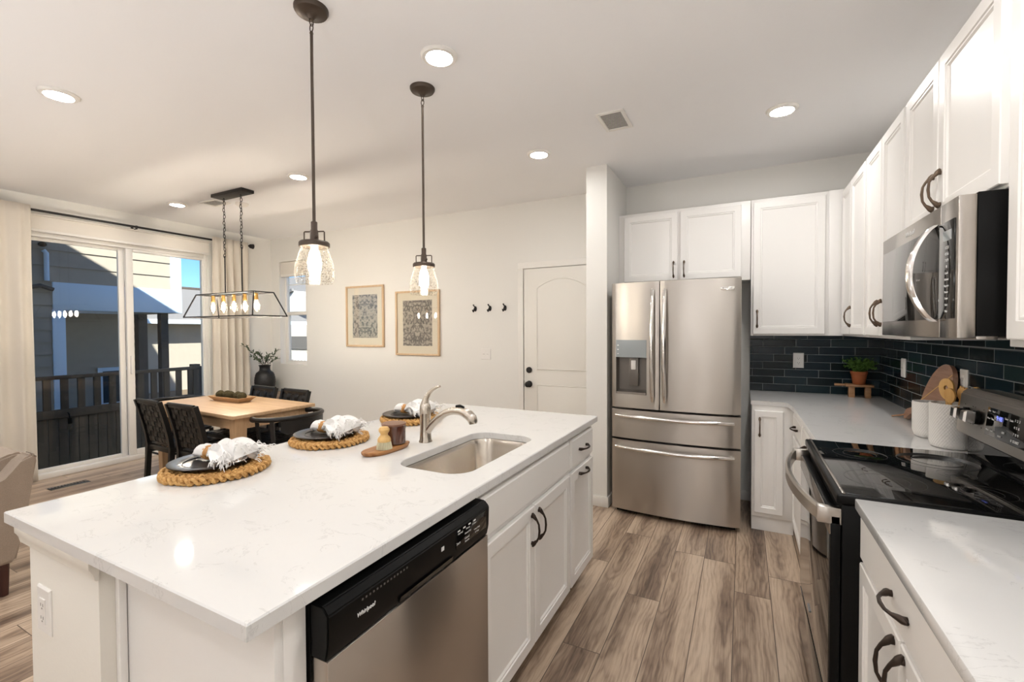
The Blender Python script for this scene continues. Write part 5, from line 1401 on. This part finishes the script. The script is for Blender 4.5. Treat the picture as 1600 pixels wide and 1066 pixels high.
def cutting_board():
    x0 = XR-0.012
    c = Vector((x0-.055, 2.885, ZC+.160)); R = .158
    t = thing('cutting_board', 'round walnut paddle board with leather loop leaning on the side tile', 'cutting board', (c.x, c.y, ZC))
    lean = Vector((-.24, 0, -.97)); lean = Vector((0.26, 0, 0.966)); yv = Vector((0, 1, 0))
    nrm = lean.cross(yv).normalized()
    pts = []; hd = Vector((0.93, -0.46))  # handle direction in (y, lean)
    ha = math.atan2(hd.y, hd.x)
    n = 44; da = 0.24
    for i in range(n+1):
        a = ha+da+(2*PI-2*da)*i/n; pts.append((R*math.cos(a), R*math.sin(a)))
    pl = Vector((-hd.y, hd.x))
    for l, w in ((R+.03, -.024), (R+.10, -.019), (R+.155, -.028), (R+.175, -.020), (R+.18, 0), (R+.175, .020), (R+.155, .028), (R+.10, .019), (R+.03, .024)): pts.append((hd.x*l+pl.x*w, hd.y*l+pl.y*w))
    zl = min(p[1] for p in pts)
    def P(p, h): return Vector((c.x, c.y, ZC+.001))+yv*p[0]+lean*(p[1]-zl)+nrm*h
    b = B(); A = [b.bm.verts.new(P(p, 0)) for p in pts]; C = [b.bm.verts.new(P(p, .018)) for p in pts]
    f = [b.bm.faces.new(A), b.bm.faces.new(C[::-1])]
    for i in range(len(pts)): f.append(b.bm.faces.new((A[i], A[(i+1) % len(pts)], C[(i+1) % len(pts)], C[i])))
    xs = max(v.co.x for v in b.bm.verts); bmesh.ops.translate(b.bm, verts=b.bm.verts[:], vec=(x0-xs-.001, 0, 0)); sh = Vector((x0-xs-.001, 0, 0))
    finish('board', b, M['walnut'], t)
    hx = Vector((hd.x*(R+.15), hd.y*(R+.15), 0)); q = P((hx.x, hx.y), .009)+sh
    b = B(); b.tube([q+Vector(v) for v in ((0, 0, 0), (-.03, .02, -.012), (-.055, .06, -.026), (-.04, .09, -.03), (-.015, .075, -.022), (-.005, .03, -.008))], .0035, 8, closed=True)
    for v in b.bm.verts: v.co.z = max(v.co.z, ZC+.001)
    finish('leather_loop', b, M['leatherstrap'], t)
    b = B(); pa, pb = P((-.105, .112), -.001)+sh, P((.150, -.045), -.001)+sh
    b.bar(pa, pb, .007, .001, up=nrm); b.bar(P((-.105, .112), .019)+sh, P((.150, -.045), .019)+sh, .007, .001, up=nrm)
    finish('pale_inlay', b, M['bamboo'], t)
cutting_board()
def herb():
    z = ZC+.094
    s = (0.735, 4.07, ZC)
    t = thing('riser_stand', 'small wooden riser stand with paddle end in the tiled corner', 'stand', s)
    a = -0.10
    def W(x, y, zz): return (s[0]+x*math.cos(a)-y*math.sin(a), s[1]+x*math.sin(a)+y*math.cos(a), zz)
    def slab(nm, x0, x1, y0, y1, z0, z1):
        b = B(); b.box(x0, x1, y0, y1, z0, z1, .002)
        for v in b.bm.verts: v.co = Vector(W(v.co.x, v.co.y, v.co.z))
        finish(nm, b, M['standwood'], t)
    slab('board_top', -.062, .10, -.055, .055, z-.016, z); slab('paddle_end', -.128, -.062, -.018, .018, z-.016, z-.001)
    slab('leg', -.045, -.008, -.042, .042, ZC, z-.016); slab('leg', .052, .085, -.042, .042, ZC, z-.016)
    p = (s[0]+.018, s[1], z)
    t = thing('potted_herb', 'leafy green herb in a terracotta pot on the riser stand', 'potted plant', p)
    finish('pot', B().lathe([(.034, 0), (.037, .004), (.048, .074), (.0515, .076), (.0525, .094), (.047, .094), (.046, .082), (.002, .08)], p, 32), M['terracotta'], t)
    finish('soil', B().lathe([(.0455, .083), (.002, .086)], p, 20, cap0=False), M['soil'], t)
    rnd = random.Random(21); st, lf = B(), B()
    for i in range(60):
        a = rnd.uniform(0, 2*PI); r = rnd.uniform(.0, .03); b0 = Vector(p)+Vector((r*math.cos(a), r*math.sin(a), .083))
        out = rnd.uniform(.015, .095); hh = rnd.uniform(.04, .115)*(1-out*2.5); 
        e = b0+Vector((out*math.cos(a)*1.15, out*math.sin(a)*.75, hh))
        if e.y > YB-.03: e.y = YB-.03
        if e.x > XR-.035: e.x = XR-.035
        m_ = b0.lerp(e, .5)+Vector((0, 0, .018)); st.tube([b0, m_, e], [.0012, .001, .0007], 4)
        for k in range(20):
            f = rnd.uniform(.25, 1.08); c = b0.lerp(m_, min(1, f*2)) if f < .5 else m_.lerp(e, (f-.5)*2)
            d = Vector((rnd.uniform(-1, 1), rnd.uniform(-1, 1), rnd.uniform(-.3, 1))).normalized(); l = rnd.uniform(.011, .022); w = d.cross(Vector((rnd.random(), rnd.random(), rnd.random()))).normalized()*l*.22
            if (c+d*l).y > YB-.014 or (c+d*l).x > XR-.014: continue
            V = [lf.bm.verts.new(q) for q in (c, c+d*l*.5+w, c+d*l, c+d*l*.5-w)]; lf.bm.faces.new(V)
    finish('stems', st, M['herb'], t); finish('leaves', lf, M['herb'], t, fix=False)
herb()

# ------------------------------------------------------------------ dining area
TX0, TX1, TY0, TY1, TZ = -4.86, -3.46, 2.14, 2.86, 0.76
def dining_table():
    t = thing('dining_table', 'pale oak dining table with square legs under the chandelier', 'table', ((TX0+TX1)/2, (TY0+TY1)/2, 0))
    finish('tabletop', B().box(TX0, TX1, TY0, TY1, TZ-.028, TZ, .004), M['oak'], t)
    i = .045
    b = B(); b.box(TX0+i+.02, TX1-i-.02, TY0+i, TY0+i+.022, TZ-.12, TZ-.0285); b.box(TX0+i+.02, TX1-i-.02, TY1-i-.022, TY1-i, TZ-.12, TZ-.0285)
    b.box(TX0+i, TX0+i+.022, TY0+i+.022, TY1-i-.022, TZ-.12, TZ-.0285); b.box(TX1-i-.022, TX1-i, TY0+i+.022, TY1-i-.022, TZ-.12, TZ-.0285)
    finish('apron', b, M['oak'], t)
    for x in (TX0+i+.042, TX1-i-.042):
        for y in (TY0+i+.042, TY1-i-.042):
            b = B(); b.bar((x, y, 0), (x, y, TZ-.0285), .070, .070, up=(0, 1, 0), bev=.003, w2=.092, h2=.092); finish('leg', b, M['oak_z'], t)
    t.rotation_euler = (0, 0, -0.055)
dining_table()
def woven_chair():
    t = thing('dining_chair', 'black woven leather dining chair on the near side, closest to the patio door', 'chair', (0, 0, 0), 0, 'black woven leather dining chairs')
    W, D, SZ, TZc = .190, .19, .455, .845
    def back(z): return -D-.01-.085*((z-SZ)/(TZc-SZ))**1.3 if z > SZ else -D-.01-.03*(SZ-z)/SZ
    for s in (-1, 1):
        b = B(); b.bar((s*W, D-.02, 0), (s*W, D-.02, SZ), .032, .032, up=(0, 1, 0), bev=.003); finish('leg', b, M['blackwood'], t, local=True)
        b = B()
        zs = [0, .15, .30, SZ]
        for a, c in zip(zs, zs[1:]): b.bar((s*W, back(a)-.00, a), (s*W, back(c), c+.002), .032, .036, up=(0, 1, 0))
        finish('leg', b, M['blackwood'], t, local=True)
        b = B(); zs = [SZ-.01, .56, .66, .76, TZc]
        for a, c in zip(zs, zs[1:]): b.bar((s*W, back(a), a), (s*W, back(c), c+.001), .028, .034, up=(0, 1, 0))
        finish('back_post', b, M['blackwood'], t, local=True)
        finish('seat_rail', B().box(s*W-.014, s*W+.014, -D-.01, D-.03, SZ-.04, SZ+.002, .004), M['blackwood'], t, local=True)
    for q in ((D-.035, D-.008, SZ-.04, SZ), (-D-.02, -D+.006, SZ-.045, SZ-.005), (back(TZc-.02)-.012, back(TZc-.02)+.012, TZc-.03, TZc-.004)):
        finish('cross_rail', B().box(-W+.014, W-.014, *q, .004), M['blackwood'], t, local=True)
    b = B(); nx, nz = 6, 8; w = .059
    for i in range(nx):
        x = -W+.018+(2*W-.036)*(i+.5)/nx; pts = []
        for j in range(33):
            z = SZ+.03+(TZc+.002-SZ-.03)*j/32; ph = math.sin(PI*(j/32*nz+i)); pts.append((x, back(z)+.0062*ph, z))
        b.strip(pts, (1, 0, 0), w*.86, .0030)
    for j in range(nz):
        z = SZ+.03+(TZc-SZ-.03)*(j+.5)/nz; pts = []
        for i in range(37):
            x = -W-.012+(2*W+.024)*i/36; ph = math.sin(PI*((x+W-.018)/(2*W-.036)*nx+j)) ; pts.append((x, back(z)-.0062*ph, z))
        b.strip(pts, (0, -.2, .98), .045, .0028)
    b.tube([(-W+.012, back(TZc), TZc), (W-.012, back(TZc), TZc)], .012, 10)
    finish('woven_back', b, M['leather'], t, local=True)
    b = B(); n = 7
    for i in range(n):
        x = -W+.018+(2*W-.036)*(i+.5)/n
        b.strip([(x, -D+(2*D-.02)*j/28, SZ+.002-.010*math.sin(PI*j/28)+.004*math.sin(PI*(j/28*n+i))) for j in range(29)], (1, 0, 0), .052, .0028)
    for j in range(n):
        y = -D+(2*D-.02)*(j+.5)/n
        b.strip([(-W-.010+(2*W+.02)*i/28, y, SZ+.003-.010*math.sin(PI*(j+.5)/n)-.004*math.sin(PI*(i/28*n+j))) for i in range(29)], (0, 1, 0), .052, .0028)
    finish('woven_seat', b, M['leather'], t, local=True)
    return t
c0 = woven_chair()
c0.location = (-4.355, 2.225, 0); c0.rotation_euler = (0, 0, -0.03)
dup(c0, (-3.865, 2.222, 0), 0.0, 'black woven leather dining chair on the near side, closest to the island')
dup(c0, (-4.36, 2.672, 0), PI-.05, 'black woven leather dining chair on the far side, in front of the black vase')
dup(c0, (-3.85, 2.645, 0), PI-.04, 'black woven leather dining chair on the far side, against the bare wall')
def barrel_chair():
    t = thing('armchair', 'black round-backed wooden armchair at the table end facing the patio door', 'chair', (0, 0, 0), 0, 'black round-backed armchairs')
    def arc(a): return (.27*math.sin(a), -.05-.25*math.cos(a))
    b = B(); pts, rs = [], []
    A = 1.95
    for i in range(33):
        a = -A+2*A*i/32; x, y = arc(a); pts.append((x, y, .715+.012*math.cos(a))); rs.append(.0165 if 1 < i < 31 else .021)
    b.tube(pts, rs, 12, flat=1.15); finish('top_rail', b, M['blackwood'], t, local=True, angle=60)
    b = B(); n = 20; R = []
    for i in range(n+1):
        a = -.80+1.6*i/n; h = .075+.065*math.cos(a*1.6); x, y = arc(a)
        R.append([b.bm.verts.new((x*k, (y+.05)*k-.05, z)) for k, z in ((.975, .715), (1.03, .715), (1.03, .715-h), (.975, .715-h))])
    for P, Q in zip(R, R[1:]):
        for i in range(4): b.bm.faces.new((P[i], P[(i+1) % 4], Q[(i+1) % 4], Q[i]))
    b.bm.faces.new(R[0]); b.bm.faces.new(R[-1][::-1]); finish('back_plate', b, M['blackwood'], t, local=True)
    for a in (-1.6, -1.05, -.3, .3, 1.05, 1.6):
        x, y = arc(a); b = B(); b.bar((x*.90, (y+.05)*.9-.05, .45), (x, y, .71), .030, .014, up=(x, y, 0)); finish('spindle', b, M['blackwood'], t, local=True)
    b = B(); b.prism([(x*1.0, y) for x, y in rrect(-.235, .235, -.26, .15, .10)], 'z', .425, .452, .006); finish('seat', b, M['blackwood'], t, local=True)
    b = B(); b.prism(rrect(-.19, .19, -.22, .12, .09), 'z', .452, .466, .006); finish('seat_pad', b, M['leather'], t, local=True)
    for x, y in ((-.205, .115), (.205, .115), (-.19, -.24), (.19, -.24)):
        b = B(); b.tube([(x*1.06, y*1.06, 0), (x, y, .43)], [.013, .020], 12); finish('leg', b, M['blackwood'], t, local=True)
    b = B()
    for p, q in (((-.205, .115), (.205, .115)), ((-.19, -.24), (.19, -.24)), ((-.205, .115), (-.19, -.24)), ((.205, .115), (.19, -.24))): b.tube([(*p, .24), (*q, .24)], .010, 8)
    finish('stretcher', b, M['blackwood'], t, local=True); return t
a0 = barrel_chair(); a0.location = (-3.435, 2.505, 0); a0.rotation_euler = (0, 0, PI/2)
dup(a0, (-4.96, 2.50, 0), -PI/2, 'black round-backed wooden armchair at the table end beside the patio door glass')
def table_bowl():
    c = (-4.275, 2.575, TZ)
    t = thing('dough_bowl', 'rectangular wooden dough bowl holding moss balls on the dining table', 'bowl', c)
    b = B(); L = [(.190, .050, 0), (.240, .085, .045), (.233, .079, .046), (.186, .046, .010)]
    R = [[b.bm.verts.new((c[0]+sx*l, c[1]+sy*w, TZ+z)) for sx, sy in ((-1, -1), (1, -1), (1, 1), (-1, 1))] for l, w, z in L]
    for P, Q in zip(R, R[1:]):
        for i in range(4): b.bm.faces.new((P[i], P[(i+1) % 4], Q[(i+1) % 4], Q[i]))
    b.bm.faces.new(R[0]); b.bm.faces.new(R[-1]); finish('bowl_body', b, M['bowlwood'], t, angle=20)
    rnd = random.Random(3)
    names = ['closest to the patio door', 'second from the patio door', 'in the middle of the row', 'second from the island', 'closest to the island']
    o = None
    for i in range(5):
        p = (c[0]-.164+.082*i, c[1]+(-.006, .012, -.008, .010, -.006)[i], TZ+.0115)
        if o is None:
            b = B(); b.sphere((0, 0, .040), .0395, 20, 14)
            for v in b.bm.verts: v.co += (v.co-Vector((0, 0, .040))).normalized()*rnd.uniform(-.002, .003)
            o = finish('moss_ball', b, M['moss']); o.location = p; tag(o, 'brown green moss ball in the dough bowl, '+names[i], 'moss ball', 'moss balls in the dough bowl')
        else: dup(o, p, i*1.1, 'brown green moss ball in the dough bowl, '+names[i])
table_bowl()
def corner():
    t = thing('console_bench', 'low weathered wooden bench in the room corner under the black vase', 'bench', (-5.62, 3.93, 0))
    b = B()
    b.box(-5.95, -5.30, 3.72, 4.15, .535, .575, .004)
    finish('top', b, M['consolewood'], t)
    for x in (-5.92, -5.34):
        for y in (3.75, 4.11): finish('leg', B().box(x-.022, x+.022, y-.022, y+.022, 0, .535, .003), M['consolewood'], t)
    b = B(); b.box(-5.90, -5.36, 3.74, 3.76, .455, .535); b.box(-5.90, -5.36, 4.10, 4.12, .455, .535); b.box(-5.90, -5.36, 3.77, 4.10, .18, .205); finish('slat_shelf', b, M['consolewood'], t)
    c = (-5.765, 3.925, .575)
    t = thing('vase', 'large black rounded clay vase on the low corner bench', 'vase', c)
    pr = [(.078, 0), (.085, .004)]
    for i in range(1, 22):
        s = i/22; r = .085+.044*math.sin(PI*min(1, s*.9))**.8+.0022*math.sin(i*2.4); pr.append((r, .004+.285*s))
    pr += [(.082, .297), (.068, .312), (.064, .345), (.070, .372), (.078, .378), (.072, .384), (.060, .376), (.056, .34), (.002, .30)]
    finish('pot', B().lathe(pr, c, 44), M['vase'], t, angle=60)
    t = thing('olive_branches', 'thin olive branches with grey green leaves standing in the black vase', 'branches', (c[0], c[1], .915))
    base = Vector((c[0], c[1], .92)); st, lf = B(), B(); rnd = random.Random(31)
    tips = [((-5.70, 3.60, 1.235), 1), ((-5.39, 3.86, 1.17), 1), ((-5.66, 3.78, 1.13), 1), ((-5.60, 3.86, 1.10), 1), ((-5.72, 3.72, 1.08), .8), ((-5.55, 3.80, 1.06), .8), ((-5.48, 3.92, 1.05), .8), ((-5.62, 3.70, 1.05), .8)]
    for tp, k in tips:
        tp = Vector(tp); m_ = base.lerp(tp, .5)+Vector((0, 0, .05)); P = []
        for i in range(13):
            s = i/12; P.append(base.lerp(m_, s).lerp(m_.lerp(tp, s), s))
        b0 = base-Vector((0, 0, .25)); st.tube([b0.lerp(base, .0)]+P, [.0035]+[.0035-.0022*i/12 for i in range(13)], 6)
        for i in range(4, 13):
            for s in range(3):
                d = (P[i]-P[i-1]).normalized()*.5+Vector((rnd.uniform(-1, 1), rnd.uniform(-1, 1), rnd.uniform(-.5, 1)))*.8; d.normalize()
                l = rnd.uniform(.035, .06)*k; w = d.cross(Vector((rnd.uniform(-1, 1), rnd.uniform(-1, 1), rnd.uniform(-1, 1)))).normalized()*l*.17; q = P[i]
                V = [lf.bm.verts.new(x) for x in (q, q+d*l*.35+w, q+d*l*.75+w*.8, q+d*l, q+d*l*.75-w*.8, q+d*l*.35-w)]; lf.bm.faces.new(V)
    finish('twigs', st, M['twig'], t); finish('leaves', lf, M['olive_leaf'], t, fix=False)
corner()
def sofa():
    t = thing('sofa', 'taupe tweed sofa with swooped arm at left edge', 'sofa', (-4.3, .5, 0))
    prof = [(.93, .18), (.965, .36), (1.0, .60), (1.022, .715), (1.020, .735), (1.004, .747), (.985, .742), (.955, .712), (.925, .672), (.895, .634), (.865, .606), (.80, .575), (.70, .555), (.40, .535), (.18, .53), (.13, .51), (.11, .47), (.11, .18)]
    for x0, x1 in ((-3.60, -3.47), (-5.25, -5.12)):
        b = B(); b.prism(prof, 'x', x0, x1, .014); finish('arm', b, M['sofa'], t, angle=50)
    b = B(); b.prism([(.925, .18), (.995, .60), (1.016, .72), (1.0, .742), (.96, .742), (.90, .72), (.80, .42), (.80, .18)], 'x', -5.12, -3.60, .012); finish('backrest', b, M['sofa'], t, angle=50)
    finish('seat_base', B().box(-5.12, -3.60, .12, .80, .17, .30, .01), M['sofa'], t)
    for x0, x1 in ((-4.355, -3.605), (-5.115, -4.36)):
        finish('seat_cushion', B().box(x0, x1, .10, .80, .30, .44, .035, 4), M['sofa'], t)
    for x in (-5.18, -3.53):
        for y in (.17, .895): finish('leg', B().tube([(x, y, 0), (x, y-.005, .185)], [.018, .030], 12), M['darkwood'], t)
    c = Vector((-3.82, .715, .585)); b = B()
    b.sphere((0, 0, 0), 1, 24, 16)
    R_ = Matrix.Rotation(-.35, 3, 'X') @ Matrix.Rotation(.2, 3, 'Z')
    for v in b.bm.verts:
        q = v.co.copy(); x = math.copysign(abs(q.x)**.55, q.x); z = math.copysign(abs(q.z)**.55, q.z); v.co = c+R_ @ Vector((x*.19, q.y*.06*(1-.35*max(abs(x), abs(z))**4), z*.16))
    single('throw_pillow', b, M['sofacush'], 'dark brown pillow tucked against the arm of the taupe sofa', 'pillow', c, angle=80)
sofa()

# ------------------------------------------------------------------ fill lamps added unseen behind the viewer
def fill_lanterns():  # globes added far behind the camera to light walls and fronts
    t = None
    for x, y in ((-5.2, -6.3), (-1.0, -6.5), (0.3, -6.3)):
        if t is None:
            t = thing('added_fill_lamp', 'added paper lantern lamp for fill light, unseen behind the viewer', 'lamp', (x, y, 0), group='added fill lamps behind the viewer')
            finish('base', B().lathe([(.15, 0), (.15, .015), (.02, .03)], n=28), M['blackmetal'], t, local=True)
            finish('pole', B().cyl((0, 0, .02), (0, 0, 1.26), .012), M['blackmetal'], t, local=True)
            b = B(); b.sphere((0, 0, 1.5), .25, 32, 20)
            finish('fill_globe', b, M['lantern'], t, local=True, angle=80)
        else: dup(t, (x, y, 0), 0)
fill_lanterns()

def uplights():  # low lamps added unseen to bounce light off the ceiling
    t = None
    for x, y in ((-3.2, -0.9), (-0.35, -1.0)):
        if t is None:
            t = thing('added_fill_lamp', 'added uplighting bowl lamp for fill light, unseen behind the viewer', 'lamp', (x, y, 0), group='added uplights behind the viewer')
            finish('base', B().lathe([(.13, 0), (.13, .015), (.02, .03)], n=28), M['blackmetal'], t, local=True)
            finish('pole', B().cyl((0, 0, .02), (0, 0, .91), .012), M['blackmetal'], t, local=True)
            finish('bowl_shade', B().lathe([(.02, .90), (.12, .93), (.18, 1.0), (.177, 1.002), (.115, .94), (.02, .915)], n=32), M['blackmetal'], t, local=True)
            finish('light_source', B().lathe([(.16, .992), (.002, .993)], n=28, cap0=False), M['uplight'], t, local=True)
        else: dup(t, (x, y, 0), 0)
uplights()
